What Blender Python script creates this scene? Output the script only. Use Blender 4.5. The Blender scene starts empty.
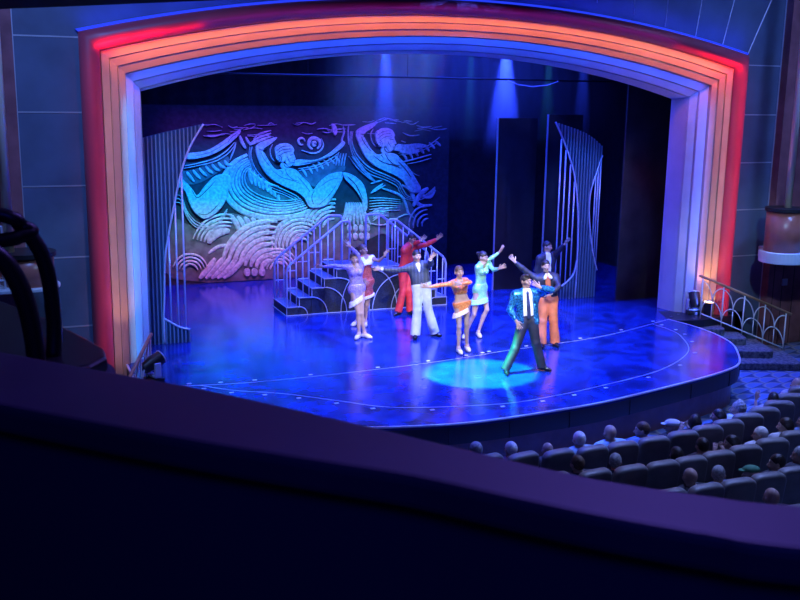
import bpy, bmesh, math, random
import numpy as np
from mathutils import Vector, Matrix, Quaternion
random.seed(7)
SC = bpy.context.scene
COL = SC.collection
PI = math.pi
V = Vector

# ------------------------------------------------------------------ helpers
def tag(o, label=None, cat=None, group=None, kind=None):
    if label: o['label'] = label
    if cat: o['category'] = cat
    if group: o['group'] = group
    if kind: o['kind'] = kind
    return o

def empty(name, loc=(0, 0, 0), rz=0.0, label=None, cat=None, group=None):
    o = bpy.data.objects.new(name, None); COL.objects.link(o)
    o.location = loc; o.rotation_euler = (0, 0, rz); o.empty_display_size = .1
    return tag(o, label, cat, group)

def link(name, me, mat=None, parent=None, smooth=False):
    o = bpy.data.objects.new(name, me); COL.objects.link(o)
    if mat is not None: me.materials.append(mat)
    if parent is not None: o.parent = parent
    if smooth:
        me.polygons.foreach_set('use_smooth', [True] * len(me.polygons))
    me.update()
    return o

def from_np(name, v, f, mat=None, parent=None, smooth=True):
    me = bpy.data.meshes.new(name)
    me.from_pydata(np.asarray(v, float).tolist(), [], np.asarray(f).tolist())
    return link(name, me, mat, parent, smooth)

class MB:
    """collects simple shapes into one mesh"""
    def __init__(s): s.v = []; s.f = []
    def add(s, vs, fs):
        n = len(s.v); s.v += [tuple(p) for p in vs]; s.f += [tuple(i + n for i in q) for q in fs]; return s
    def box(s, x0, x1, y0, y1, z0, z1):
        return s.add([(x0,y0,z0),(x1,y0,z0),(x1,y1,z0),(x0,y1,z0),(x0,y0,z1),(x1,y0,z1),(x1,y1,z1),(x0,y1,z1)],
                     [(0,3,2,1),(4,5,6,7),(0,1,5,4),(1,2,6,5),(2,3,7,6),(3,0,4,7)])
    def prism(s, pts, z0, z1):
        """polygon pts (x,y), counter-clockwise, from z0 to z1"""
        a = sum(pts[i][0]*pts[(i+1)%len(pts)][1]-pts[(i+1)%len(pts)][0]*pts[i][1] for i in range(len(pts)))
        if a < 0: pts = pts[::-1]
        n = len(pts)
        return s.add([(x,y,z0) for x,y in pts]+[(x,y,z1) for x,y in pts],
                     [tuple(range(n-1,-1,-1)), tuple(range(n,2*n))]+[(i,(i+1)%n,n+(i+1)%n,n+i) for i in range(n)])
    def slab(s, pts, y0, y1):
        """polygon pts (x,z) extruded between y0 (audience side) and y1"""
        a = sum(pts[i][0]*pts[(i+1)%len(pts)][1]-pts[(i+1)%len(pts)][0]*pts[i][1] for i in range(len(pts)))
        if a < 0: pts = pts[::-1]
        n = len(pts); g = y0 if callable(y0) else (lambda x: y0); h = y1 if callable(y1) else (lambda x: y1)
        return s.add([(x,g(x),z) for x,z in pts]+[(x,h(x),z) for x,z in pts],
                     [tuple(range(n)), tuple(range(2*n-1,n-1,-1))]+[(i,n+i,n+(i+1)%n,(i+1)%n) for i in range(n)])
    def tube(s, pts, r, n=8, closed=False, cap=True):
        pts = [V(p) for p in pts]; m = len(pts)
        rr = r if isinstance(r, (list, tuple)) else [r]*m
        ref = None; vs = []
        for i, p in enumerate(pts):
            a = pts[(i-1) % m] if (closed or i) else p; b = pts[(i+1) % m] if (closed or i < m-1) else p
            t = (b-a).normalized()
            if ref is None: ref = V((0,0,1)) if abs(t.z) < .9 else V((1,0,0))
            u = (ref - t*ref.dot(t)).normalized(); w = t.cross(u); ref = u
            vs += [tuple(p + (u*math.cos(2*PI*k/n)+w*math.sin(2*PI*k/n))*rr[i]) for k in range(n)]
        fs = [(i*n+k, i*n+(k+1)%n, ((i+1)%m)*n+(k+1)%n, ((i+1)%m)*n+k) for i in range(m if closed else m-1) for k in range(n)]
        if cap and not closed: fs += [tuple(range(n-1,-1,-1)), tuple(range((m-1)*n, m*n))]
        return s.add(vs, fs)
    def cyl(s, c, r, z0, z1, n=32, r2=None):
        r2 = r if r2 is None else r2
        vs = [(c[0]+r*math.cos(2*PI*k/n), c[1]+r*math.sin(2*PI*k/n), z0) for k in range(n)]
        vs += [(c[0]+r2*math.cos(2*PI*k/n), c[1]+r2*math.sin(2*PI*k/n), z1) for k in range(n)]
        return s.add(vs, [tuple(range(n-1,-1,-1)), tuple(range(n,2*n))]+[(k,(k+1)%n,n+(k+1)%n,n+k) for k in range(n)])
    def ball(s, c, r, n=10, sc=(1,1,1)):
        vs = []; fs = []
        for i in range(n+1):
            th = PI*i/n
            for k in range(2*n):
                ph = PI*k/n
                vs.append((c[0]+r*sc[0]*math.sin(th)*math.cos(ph), c[1]+r*sc[1]*math.sin(th)*math.sin(ph), c[2]+r*sc[2]*math.cos(th)))
        for i in range(n):
            for k in range(2*n):
                fs.append((i*2*n+k, (i+1)*2*n+k, (i+1)*2*n+(k+1)%(2*n), i*2*n+(k+1)%(2*n)))
        return s.add(vs, fs)
    def build(s, name, mat=None, parent=None, smooth=False, bevel=0.0, segs=2):
        me = bpy.data.meshes.new(name); me.from_pydata(s.v, [], s.f)
        bm = bmesh.new(); bm.from_mesh(me)
        bmesh.ops.recalc_face_normals(bm, faces=bm.faces)
        bm.to_mesh(me); bm.free()
        o = link(name, me, mat, parent, smooth)
        if bevel:
            b = o.modifiers.new('bevel', 'BEVEL'); b.width = bevel; b.segments = segs; b.limit_method = 'ANGLE'; b.angle_limit = .6
        return o

def catmull(pts, sub=5, closed=False):
    P = [np.array(p, float) for p in pts]; n = len(P); out = []
    g = (lambda i: P[i % n]) if closed else (lambda i: P[min(max(i, 0), n-1)])
    for i in range(n if closed else n-1):
        a, b, c, d = g(i-1), g(i), g(i+1), g(i+2)
        for k in range(sub):
            t = k/sub
            out.append(.5*((2*b)+(c-a)*t+(2*a-5*b+4*c-d)*t*t+(3*b-a-3*c+d)*t**3))
    if not closed: out.append(P[-1])
    return [tuple(p) for p in out]

def copy_tree(o, parent=None):
    c = o.copy(); COL.objects.link(c)
    if parent is not None: c.parent = parent
    for ch in list(o.children): copy_tree(ch, c)
    return c

# ---------------------------------------------------------------- materials
def mat(name, col, rough=.6, metal=0.0, var=0.0, scale=8.0, bump=0.0, col2=None, spec=.5, sheen=0.0, coat=0.0, emit=None, estr=0.0, detail=4.0):
    m = bpy.data.materials.new(name); m.use_nodes = True
    nt = m.node_tree; b = nt.nodes['Principled BSDF']
    b.inputs['Base Color'].default_value = (*col, 1); b.inputs['Roughness'].default_value = rough
    b.inputs['Metallic'].default_value = metal; b.inputs['Specular IOR Level'].default_value = spec
    if coat: b.inputs['Coat Weight'].default_value = coat; b.inputs['Coat Roughness'].default_value = .15
    if sheen: b.inputs['Sheen Weight'].default_value = sheen
    if emit: b.inputs['Emission Color'].default_value = (*emit, 1); b.inputs['Emission Strength'].default_value = estr
    if var or bump or col2:
        tc = nt.nodes.new('ShaderNodeTexCoord'); nz = nt.nodes.new('ShaderNodeTexNoise')
        nz.inputs['Scale'].default_value = scale; nz.inputs['Detail'].default_value = detail
        nt.links.new(tc.outputs['Object'], nz.inputs['Vector'])
        if var or col2:
            r = nt.nodes.new('ShaderNodeValToRGB')
            c2 = col2 or tuple(min(1, c*(1+var)) for c in col); c1 = col if col2 else tuple(c*(1-var) for c in col)
            r.color_ramp.elements[0].position = .35; r.color_ramp.elements[1].position = .65
            r.color_ramp.elements[0].color = (*c1, 1); r.color_ramp.elements[1].color = (*c2, 1)
            nt.links.new(nz.outputs['Fac'], r.inputs['Fac']); nt.links.new(r.outputs['Color'], b.inputs['Base Color'])
        if bump:
            bp = nt.nodes.new('ShaderNodeBump'); bp.inputs['Strength'].default_value = bump; bp.inputs['Distance'].default_value = .02
            nt.links.new(nz.outputs['Fac'], bp.inputs['Height']); nt.links.new(bp.outputs['Normal'], b.inputs['Normal'])
    return m

def sequin(name, c1, c2, scale=60, rough=.28, metal=.35):
    m = bpy.data.materials.new(name); m.use_nodes = True; nt = m.node_tree; b = nt.nodes['Principled BSDF']
    tc = nt.nodes.new('ShaderNodeTexCoord'); vo = nt.nodes.new('ShaderNodeTexVoronoi'); vo.inputs['Scale'].default_value = scale
    nt.links.new(tc.outputs['Object'], vo.inputs['Vector'])
    r = nt.nodes.new('ShaderNodeMix'); r.data_type = 'RGBA'
    r.inputs[6].default_value = (*c1, 1); r.inputs[7].default_value = (*c2, 1)
    sp = nt.nodes.new('ShaderNodeSeparateColor'); nt.links.new(vo.outputs['Color'], sp.inputs['Color'])
    nt.links.new(sp.outputs['Red'], r.inputs['Factor']); nt.links.new(r.outputs[2], b.inputs['Base Color'])
    bp = nt.nodes.new('ShaderNodeBump'); bp.inputs['Strength'].default_value = .6; bp.inputs['Distance'].default_value = .01
    nt.links.new(sp.outputs['Green'], bp.inputs['Height']); nt.links.new(bp.outputs['Normal'], b.inputs['Normal'])
    b.inputs['Roughness'].default_value = rough; b.inputs['Metallic'].default_value = metal
    return m

def stripes(name, c1, c2, scale, rough=.6):
    m = bpy.data.materials.new(name); m.use_nodes = True; nt = m.node_tree; b = nt.nodes['Principled BSDF']
    tc = nt.nodes.new('ShaderNodeTexCoord'); w = nt.nodes.new('ShaderNodeTexWave'); w.inputs['Scale'].default_value = scale
    nt.links.new(tc.outputs['Object'], w.inputs['Vector'])
    r = nt.nodes.new('ShaderNodeValToRGB'); r.color_ramp.elements[0].position = .8; r.color_ramp.elements[1].position = .9
    r.color_ramp.elements[0].color = (*c1, 1); r.color_ramp.elements[1].color = (*c2, 1)
    nt.links.new(w.outputs['Fac'], r.inputs['Fac']); nt.links.new(r.outputs['Color'], b.inputs['Base Color']); b.inputs['Roughness'].default_value = rough
    return m

def scale_carpet(name, c1, c2, c3, sx, sy):
    """fish-scale pattern: rows of overlapping round scales"""
    m = bpy.data.materials.new(name); m.use_nodes = True; nt = m.node_tree; b = nt.nodes['Principled BSDF']
    N = nt.nodes; L = nt.links
    def mth(op, a, c=None):
        n = N.new('ShaderNodeMath'); n.operation = op
        for i, x in enumerate((a, c)):
            if x is None: continue
            if isinstance(x, (int, float)): n.inputs[i].default_value = x
            else: L.new(x, n.inputs[i])
        return n.outputs[0]
    tc = N.new('ShaderNodeTexCoord'); sp = N.new('ShaderNodeSeparateXYZ'); L.new(tc.outputs['Object'], sp.inputs[0])
    u = mth('DIVIDE', mth('ADD', sp.outputs[0], mth('MULTIPLY', sp.outputs[1], .4)), sx)
    v = mth('DIVIDE', mth('SUBTRACT', sp.outputs[1], mth('MULTIPLY', sp.outputs[0], .4)), sy)
    row = mth('FLOOR', v); fu = mth('SUBTRACT', mth('FRACT', mth('ADD', u, mth('MULTIPLY', row, .5))), .5); fv = mth('FRACT', v)
    d = mth('SQRT', mth('ADD', mth('POWER', mth('ABSOLUTE', fu), 2), mth('POWER', mth('MULTIPLY', fv, .5), 2)))
    nz = N.new('ShaderNodeTexNoise'); nz.inputs['Scale'].default_value = 14; L.new(tc.outputs['Object'], nz.inputs['Vector'])
    d2 = mth('ADD', d, mth('MULTIPLY', mth('SUBTRACT', nz.outputs['Fac'], .5), .12))
    r = N.new('ShaderNodeValToRGB'); e = r.color_ramp.elements
    e[0].position = .12; e[0].color = (*c1, 1); e[1].position = .52; e[1].color = (*c3, 1)
    x = e.new(.36); x.color = (*c1, 1); x = e.new(.42); x.color = (*c2, 1)
    L.new(d2, r.inputs['Fac']); L.new(r.outputs['Color'], b.inputs['Base Color']); b.inputs['Roughness'].default_value = .95
    return m

M = dict(
    floor=mat('stage_floor_vinyl', (.010, .032, .20), .17, var=.3, scale=2.2, bump=.02, spec=.5),
    lip=mat('stage_lip_black', (.02, .022, .03), .35),
    fascia=mat('stage_fascia_wood', (.26, .09, .09), .3, var=.2, scale=3),
    edge=mat('stage_edge_metal', (.75, .75, .8), .35, metal=.4),
    tape=mat('floor_line_white', (.75, .75, .8), .6),
    black=mat('black_velour', (.012, .012, .015), .95, var=.3, scale=5),
    flat=mat('black_gloss_flat', (.02, .02, .024), .35, var=.2, scale=3),
    leg=mat('black_masking_brown_sheen', (.045, .032, .03), .5, var=.3, scale=2),  # black panel; brownish reflected light put into the base colour
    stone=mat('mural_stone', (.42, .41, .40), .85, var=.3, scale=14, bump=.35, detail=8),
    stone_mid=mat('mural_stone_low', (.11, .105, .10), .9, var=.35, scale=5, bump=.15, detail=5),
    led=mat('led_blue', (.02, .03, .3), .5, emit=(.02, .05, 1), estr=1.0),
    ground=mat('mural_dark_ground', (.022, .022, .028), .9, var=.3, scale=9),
    roll=mat('roll_crimson', (.5, .07, .11), .42, var=.06, scale=2),
    flute=mat('flute_salmon', (.52, .33, .25), .45, var=.06, scale=2),
    gold=mat('flute_gold_lip', (.75, .62, .42), .3, metal=.6),
    reveal=mat('reveal_pale', (.5, .53, .58), .5, var=.06, scale=2),
    seam=mat('seam_metal', (.55, .58, .62), .4, metal=.5),
    wall=mat('wall_panel_blue_grey', (.10, .14, .21), .42, var=.15, scale=1.3),
    wood=mat('dark_red_wood', (.30, .11, .12), .35, var=.25, scale=2.5),
    drum=mat('drum_red_wood', (.42, .14, .11), .3, var=.15, scale=3),
    band=mat('band_pale', (.62, .7, .74), .45),
    brass=mat('brass', (.85, .72, .5), .35, metal=.2),
    carpet=scale_carpet('scale_carpet', (.10, .14, .28), (.26, .25, .22), (.03, .05, .12), .62, .27),
    stepc=mat('step_carpet', (.05, .05, .07), .95, col2=(.2, .18, .16), scale=16, bump=.3),
    railw=mat('rail_white', (.78, .8, .82), .4),
    railwood=mat('rail_wood', (.42, .24, .12), .4, var=.2, scale=6),
    steel=mat('rail_tube_silver', (.62, .66, .74), .32, metal=.3),
    navy=mat('unit_navy_panel', (.02, .024, .035), .6, var=.5, scale=40),
    tread=mat('unit_tread', (.13, .15, .22), .45, var=.2, scale=10),
    harp=mat('harp_panel_teal', (.025, .065, .13), .5, var=.2, scale=6),
    harprib=mat('harp_rib', (.17, .27, .33), .4, metal=.2),
    seat=mat('seat_leather', (.2, .195, .185), .42, var=.15, scale=5, bump=.05),
    seatbase=mat('seat_base', (.03, .03, .035), .5),
    fixture=mat('fixture_black', (.015, .015, .018), .4),
    lens=mat('lens_glass', (.2, .22, .3), .08, spec=.8),
    lamp=mat('lamp_face', (1, .8, .55), .4, emit=(1, .62, .3), estr=6),
    ledge=mat('ledge_wood_stage_tint', (.06, .045, .09), .5, var=.1, scale=2),  # purple of the stage light mixed into the wood colour
    ledgeface=mat('ledge_face_dark', (.05, .05, .10), .7),
    rail=mat('rail_black_metal', (.012, .012, .016), .4),
    soffit=mat('soffit_dark', (.01, .01, .014), .9),
    plate=mat('wall_plate', (.5, .5, .52), .4),
)

MURAL_FORMS = [
    '-2.21,3.43 -2.07,3.58 -1.65,3.71 -1.75,3.59 -1.99,3.43 -2.04,3.33',
    '-1.60,3.51 -1.49,3.55 -1.36,3.55 -1.25,3.49 -1.19,3.39 -1.21,3.31 -1.15,3.15 -1.20,3.13 -1.18,3.08 -1.22,3.04 -1.26,2.99 -1.33,2.96 -1.39,3.01 -1.46,3.16 -1.56,3.32',
    '-1.70,3.31 -1.70,3.43 -1.61,3.51 -1.53,3.39 -1.44,3.19 -1.46,3.09 -1.57,3.08 -1.67,3.16',
    '-1.50,3.07 -1.37,2.97 -1.31,2.89 -1.48,2.89 -1.57,2.98',
    '-2.21,3.40 -2.12,3.08 -1.97,2.81 -1.76,2.61 -1.46,2.44 -1.16,2.31 -0.94,2.14 -0.82,1.92 -0.67,1.85 -0.35,1.90 -0.13,2.16 0.05,2.46 0.14,2.67 0.14,2.78 0.01,2.79 -0.26,2.72 -0.53,2.51 -0.67,2.34 -0.80,2.52 -1.02,2.73 -1.13,2.86 -1.31,2.92 -1.46,2.94 -1.59,2.88 -1.72,2.91 -1.84,3.04 -1.97,3.25 -2.04,3.36',
    '0.16,2.78 0.42,2.71 0.70,2.49 0.82,2.18 0.84,1.83 0.75,1.72 0.71,1.96 0.56,2.23 0.37,2.45 0.19,2.62',
    '-1.22,2.99 -1.11,3.13 -0.62,3.12 -0.26,3.27 0.05,3.52 0.14,3.61 0.20,3.53 0.01,3.35 -0.31,3.16 -0.62,3.06 -1.02,2.98',
    '0.50,3.81 0.65,3.96 1.10,4.11 1.00,3.98 0.74,3.81 0.69,3.71',
    '1.17,3.89 1.28,3.94 1.42,3.94 1.54,3.88 1.61,3.77 1.59,3.69 1.66,3.53 1.60,3.51 1.62,3.45 1.58,3.41 1.55,3.36 1.47,3.32 1.40,3.38 1.32,3.53 1.21,3.71',
    '1.06,3.69 1.06,3.81 1.15,3.89 1.24,3.77 1.34,3.57 1.32,3.46 1.21,3.45 1.10,3.53',
    '1.28,3.45 1.43,3.34 1.49,3.26 1.30,3.26 1.21,3.34',
    '0.50,3.78 0.62,3.45 0.77,3.18 1.01,2.97 1.34,2.80 1.67,2.66 1.91,2.48 2.04,2.25 2.21,2.18 2.35,2.20 2.40,2.34 2.27,2.54 2.05,2.87 1.81,3.10 1.68,3.23 1.49,3.29 1.33,3.31 1.19,3.24 1.05,3.28 0.91,3.41 0.77,3.62 0.69,3.74',
    '1.59,3.36 1.71,3.51 1.94,3.50 2.33,3.53 2.62,3.46 2.33,3.41 1.95,3.39 1.76,3.34',
    '-4.31,2.47 -4.15,2.49 -4.02,2.36 -3.89,1.97 -3.71,1.75 -3.54,1.66 -3.30,1.77 -3.06,2.02 -2.93,2.35 -2.87,2.64 -2.93,2.78 -3.24,2.75 -3.51,2.51 -3.72,2.27 -3.87,2.46 -4.09,2.69 -4.30,2.79',
    '-3.95,3.31 -3.47,3.38 -3.09,3.58 -2.72,3.84 -2.59,3.89 -2.63,3.77 -3.01,3.45 -3.43,3.25 -3.92,3.17',
    '1.77,3.38 2.25,3.40 2.34,3.32 2.21,3.26 1.81,3.28',
    '-0.17,4.04 -0.07,4.02 -0.02,3.86 -0.07,3.75 -0.13,3.83',
]
MURAL_FILLS = [
    '-4.33,1.61 -3.97,1.54 -3.56,1.48 -3.18,1.57 -2.93,1.79 -2.38,1.67 -1.78,1.52 -1.07,1.58 -0.72,1.66 -0.26,1.60 0.06,1.46 0.06,-0.09 -4.38,0.16',
    '-2.48,3.23 -2.86,3.01 -3.01,2.68 -2.97,2.25 -2.71,1.93 -2.29,1.73 -1.69,1.65 -0.89,1.77 -1.07,2.12 -1.51,2.22 -1.85,2.41 -2.15,2.75 -2.31,3.04',
    '-4.29,2.87 -3.76,2.92 -3.02,3.26 -2.90,3.05 -3.28,2.77 -3.69,2.57 -4.02,2.58',
    '-1.06,2.83 0.01,3.12 0.21,2.84 -0.17,2.75 -0.53,2.54 -0.67,2.43',
    '0.01,1.59 0.38,1.67 0.84,1.67 1.31,1.55 1.79,1.89 2.08,1.97 2.28,1.42 1.90,0.71 1.32,1.10 0.57,0.77 0.06,0.62',
]
MURAL_BANDS = [
    (0.030, '-2.28,3.48 -2.32,3.22 -2.19,2.88 -1.87,2.55 -1.42,2.34 -1.10,2.17 -0.99,1.99 -0.86,1.80 -0.64,1.73 -0.34,1.80 -0.08,2.00'),
    (0.019, '-2.31,3.48 -2.34,3.21 -2.23,2.85 -1.90,2.49 -1.42,2.27 -1.12,2.11 -1.03,1.94 -0.89,1.76 -0.64,1.69 -0.34,1.77 -0.08,1.98'),
    (0.026, '-2.35,3.48 -2.37,3.19 -2.27,2.81 -1.92,2.43 -1.42,2.21 -1.13,2.04 -1.06,1.90 -0.92,1.72 -0.64,1.65 -0.34,1.73 -0.08,1.96'),
    (0.062, '-0.99,2.90 -0.91,2.81 -0.85,2.69'),
    (0.062, '-0.84,2.95 -0.75,2.87 -0.70,2.76'),
    (0.062, '-0.69,3.01 -0.60,2.92 -0.55,2.82'),
    (0.062, '-0.54,3.06 -0.45,2.97 -0.40,2.88'),
    (0.062, '-0.39,3.11 -0.30,3.03 -0.25,2.95'),
    (0.062, '-0.24,3.17 -0.15,3.08 -0.09,3.01'),
    (0.062, '-0.08,3.22 0.01,3.13 0.06,3.07'),
    (0.021, '-1.08,2.90 -0.67,2.95 -0.26,3.10 0.05,3.31'),
    (0.017, '-1.06,2.85 -0.64,2.90 -0.23,3.05 0.01,3.18'),
    (0.025, '-1.75,3.53 -1.82,3.39 -1.79,3.20 -1.69,3.08'),
    (0.031, '0.43,3.86 0.40,3.60 0.54,3.25 0.90,2.90 1.39,2.69 1.73,2.52 1.86,2.33 2.00,2.13 2.24,2.06 2.57,2.13 2.84,2.34'),
    (0.019, '0.39,3.86 0.37,3.58 0.50,3.21 0.87,2.84 1.39,2.62 1.72,2.45 1.82,2.28 1.97,2.09 2.24,2.02 2.57,2.10 2.84,2.32'),
    (0.026, '0.36,3.86 0.34,3.56 0.46,3.17 0.84,2.77 1.39,2.55 1.70,2.38 1.78,2.23 1.94,2.05 2.24,1.98 2.57,2.06 2.84,2.30'),
    (0.064, '1.83,3.27 1.93,3.18 1.99,3.06'),
    (0.064, '1.99,3.33 2.09,3.24 2.15,3.12'),
    (0.064, '2.16,3.38 2.25,3.29 2.31,3.19'),
    (0.064, '2.32,3.44 2.42,3.35 2.48,3.26'),
    (0.064, '2.48,3.49 2.58,3.40 2.64,3.32'),
    (0.065, '2.64,3.55 2.74,3.46 2.80,3.39'),
    (0.065, '2.81,3.60 2.91,3.52 2.97,3.46'),
    (0.022, '1.74,3.27 2.19,3.33 2.62,3.48 2.95,3.70'),
    (0.018, '1.76,3.22 2.22,3.28 2.66,3.43 2.91,3.57'),
    (0.026, '1.00,3.92 0.93,3.78 0.97,3.58 1.08,3.45'),
    (0.025, '-4.31,2.29 -4.12,2.25 -3.99,1.89 -3.78,1.62 -3.51,1.52 -3.21,1.63 -2.96,1.90'),
    (0.041, '-4.31,2.20 -4.13,2.16 -3.99,1.81 -3.79,1.55 -3.52,1.47 -3.21,1.57 -2.97,1.85'),
    (0.025, '-4.31,2.11 -4.13,2.07 -3.99,1.72 -3.79,1.48 -3.52,1.41 -3.21,1.51 -2.97,1.80'),
    (0.024, '-4.02,3.01 -3.68,3.07 -3.27,3.18 -2.96,3.36 -2.74,3.59'),
    (0.024, '-4.04,2.95 -3.69,3.01 -3.23,3.12 -2.91,3.31 -2.71,3.55'),
    (0.079, '-3.96,2.86 -3.90,2.76 -3.79,2.62'),
    (0.079, '-3.81,2.91 -3.74,2.80 -3.63,2.69'),
    (0.079, '-3.65,2.95 -3.58,2.85 -3.47,2.75'),
    (0.079, '-3.49,3.00 -3.42,2.90 -3.31,2.82'),
    (0.080, '-3.33,3.05 -3.26,2.94 -3.15,2.88'),
    (0.080, '-3.17,3.09 -3.10,2.99 -2.99,2.95'),
    (0.080, '-3.01,3.14 -2.94,3.03 -2.82,3.01'),
    (0.033, '-2.71,3.59 -2.75,3.42 -2.87,3.14'),
    (0.089, '-2.61,3.75 -2.55,3.58 -2.46,3.43'),
    (0.070, '-2.45,3.72 -2.38,3.58 -2.30,3.55'),
    (0.070, '-2.36,3.51 -2.10,3.62 -1.79,3.73'),
    (0.060, '-2.30,3.58 -2.10,3.70 -1.79,3.81'),
    (0.041, '-2.25,3.66 -2.10,3.79 -1.79,3.88'),
    (0.163, '-2.42,3.27 -2.77,3.07 -3.01,2.72 -3.01,2.35 -2.79,2.00 -2.38,1.75 -1.77,1.63 -1.16,1.68 -0.79,1.81'),
    (0.092, '-2.40,3.18 -2.69,3.02 -2.88,2.71 -2.87,2.38 -2.65,2.07 -2.27,1.86 -1.73,1.75 -1.20,1.78 -0.84,1.88'),
    (0.081, '-2.38,3.13 -2.64,2.98 -2.80,2.70 -2.77,2.40 -2.56,2.12 -2.19,1.92 -1.70,1.82 -1.23,1.85 -0.88,1.94'),
    (0.071, '-2.37,3.08 -2.59,2.94 -2.71,2.69 -2.68,2.41 -2.47,2.17 -2.12,1.99 -1.67,1.89 -1.25,1.91 -0.92,1.99'),
    (0.061, '-2.36,3.03 -2.55,2.91 -2.64,2.68 -2.60,2.43 -2.39,2.21 -2.06,2.05 -1.65,1.96 -1.27,1.97 -0.95,2.03'),
    (0.042, '-2.35,2.98 -2.50,2.87 -2.57,2.67 -2.51,2.44 -2.31,2.25 -2.00,2.10 -1.62,2.02 -1.29,2.02 -0.98,2.08'),
    (0.033, '-2.34,2.94 -2.46,2.84 -2.50,2.66 -2.43,2.46 -2.23,2.29 -1.94,2.16 -1.60,2.08 -1.32,2.08 -1.02,2.12'),
    (0.091, '-2.36,2.94 -2.37,2.80 -2.31,2.52'),
    (0.091, '-2.26,2.86 -2.26,2.73 -2.21,2.48'),
    (0.091, '-2.15,2.77 -2.16,2.65 -2.11,2.42'),
    (0.092, '-2.04,2.67 -2.05,2.57 -2.01,2.37'),
    (0.092, '-1.93,2.56 -1.94,2.49 -1.90,2.31'),
    (0.092, '-1.82,2.45 -1.84,2.39 -1.80,2.24'),
    (0.092, '-1.71,2.32 -1.73,2.29 -1.70,2.17'),
    (0.093, '-1.59,2.19 -1.62,2.18 -1.60,2.09'),
    (0.082, '-2.41,2.92 -2.23,2.74 -1.98,2.56 -1.61,2.44'),
    (0.230, '-2.92,1.32 -3.00,1.34 -3.08,1.34 -3.17,1.32 -3.24,1.29 -3.31,1.25 -3.37,1.19 -3.42,1.12 -3.45,1.04'),
    (0.092, '-2.88,1.45 -2.99,1.47 -3.10,1.47 -3.21,1.45 -3.31,1.41 -3.40,1.35 -3.47,1.27 -3.53,1.18 -3.57,1.08'),
    (0.076, '-2.85,1.54 -2.98,1.56 -3.11,1.56 -3.23,1.54 -3.35,1.49 -3.46,1.42 -3.55,1.33 -3.62,1.23 -3.66,1.11'),
    (0.068, '-2.83,1.63 -2.97,1.66 -3.12,1.66 -3.26,1.63 -3.40,1.58 -3.52,1.50 -3.62,1.39 -3.70,1.27 -3.75,1.14'),
    (0.061, '-2.80,1.72 -2.96,1.76 -3.13,1.76 -3.29,1.72 -3.44,1.66 -3.58,1.57 -3.69,1.45 -3.78,1.32 -3.85,1.17'),
    (0.158, '-1.82,0.50 -1.87,0.50 -1.91,0.50 -1.95,0.49 -1.99,0.47 -2.02,0.44 -2.05,0.40 -2.07,0.37 -2.08,0.32'),
    (0.158, '-1.80,0.65 -1.87,0.65 -1.95,0.65 -2.02,0.62 -2.08,0.59 -2.14,0.54 -2.18,0.49 -2.21,0.42 -2.23,0.35'),
    (0.157, '-1.78,0.80 -1.88,0.80 -1.98,0.79 -2.08,0.76 -2.17,0.71 -2.25,0.65 -2.31,0.57 -2.35,0.48 -2.38,0.38'),
    (0.157, '-1.75,0.94 -1.89,0.95 -2.02,0.94 -2.14,0.90 -2.26,0.84 -2.36,0.75 -2.44,0.65 -2.49,0.54 -2.53,0.41'),
    (0.156, '-1.73,1.09 -1.89,1.10 -2.06,1.09 -2.21,1.04 -2.35,0.96 -2.47,0.86 -2.56,0.73 -2.63,0.59 -2.67,0.44'),
    (0.156, '-1.71,1.24 -1.90,1.25 -2.09,1.23 -2.27,1.17 -2.43,1.08 -2.58,0.96 -2.69,0.81 -2.77,0.65 -2.82,0.47'),
    (0.155, '-1.69,1.38 -1.91,1.40 -2.13,1.38 -2.33,1.31 -2.52,1.20 -2.69,1.06 -2.82,0.90 -2.91,0.70 -2.97,0.50'),
    (0.155, '-1.66,1.53 -1.91,1.55 -2.16,1.52 -2.40,1.45 -2.61,1.33 -2.79,1.17 -2.94,0.98 -3.05,0.76 -3.11,0.52'),
    (0.061, '-3.76,0.37 -3.79,0.43 -3.83,0.48 -3.88,0.51 -3.95,0.53 -4.01,0.52 -4.06,0.49 -4.11,0.45 -4.14,0.39'),
    (0.061, '-3.68,0.39 -3.71,0.47 -3.77,0.55 -3.85,0.59 -3.94,0.61 -4.03,0.60 -4.11,0.56 -4.18,0.50 -4.22,0.42'),
    (0.061, '-3.60,0.41 -3.64,0.52 -3.72,0.61 -3.82,0.67 -3.94,0.70 -4.06,0.68 -4.16,0.63 -4.25,0.55 -4.30,0.44'),
    (0.061, '-3.51,0.42 -3.57,0.56 -3.67,0.68 -3.79,0.75 -3.94,0.78 -4.08,0.77 -4.21,0.70 -4.31,0.60 -4.38,0.47'),
    (0.100, '-0.86,1.01 -0.92,1.04 -0.98,1.06 -1.05,1.06 -1.11,1.04 -1.16,1.00 -1.19,0.94 -1.20,0.88 -1.20,0.82'),
    (0.100, '-0.80,1.08 -0.88,1.14 -0.97,1.16 -1.07,1.16 -1.16,1.12 -1.23,1.06 -1.28,0.98 -1.30,0.89 -1.30,0.80'),
    (0.100, '-0.73,1.16 -0.84,1.23 -0.97,1.26 -1.10,1.25 -1.22,1.21 -1.31,1.13 -1.38,1.02 -1.41,0.90 -1.39,0.78'),
    (0.100, '-0.66,1.23 -0.80,1.32 -0.96,1.36 -1.12,1.35 -1.27,1.29 -1.39,1.20 -1.47,1.06 -1.51,0.91 -1.49,0.76'),
    (0.100, '-0.60,1.31 -0.76,1.41 -0.95,1.46 -1.15,1.45 -1.32,1.38 -1.47,1.26 -1.57,1.10 -1.61,0.92 -1.59,0.73'),
    (0.099, '-0.53,1.38 -0.72,1.50 -0.95,1.56 -1.17,1.55 -1.38,1.47 -1.55,1.33 -1.66,1.14 -1.71,0.93 -1.69,0.71'),
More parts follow.
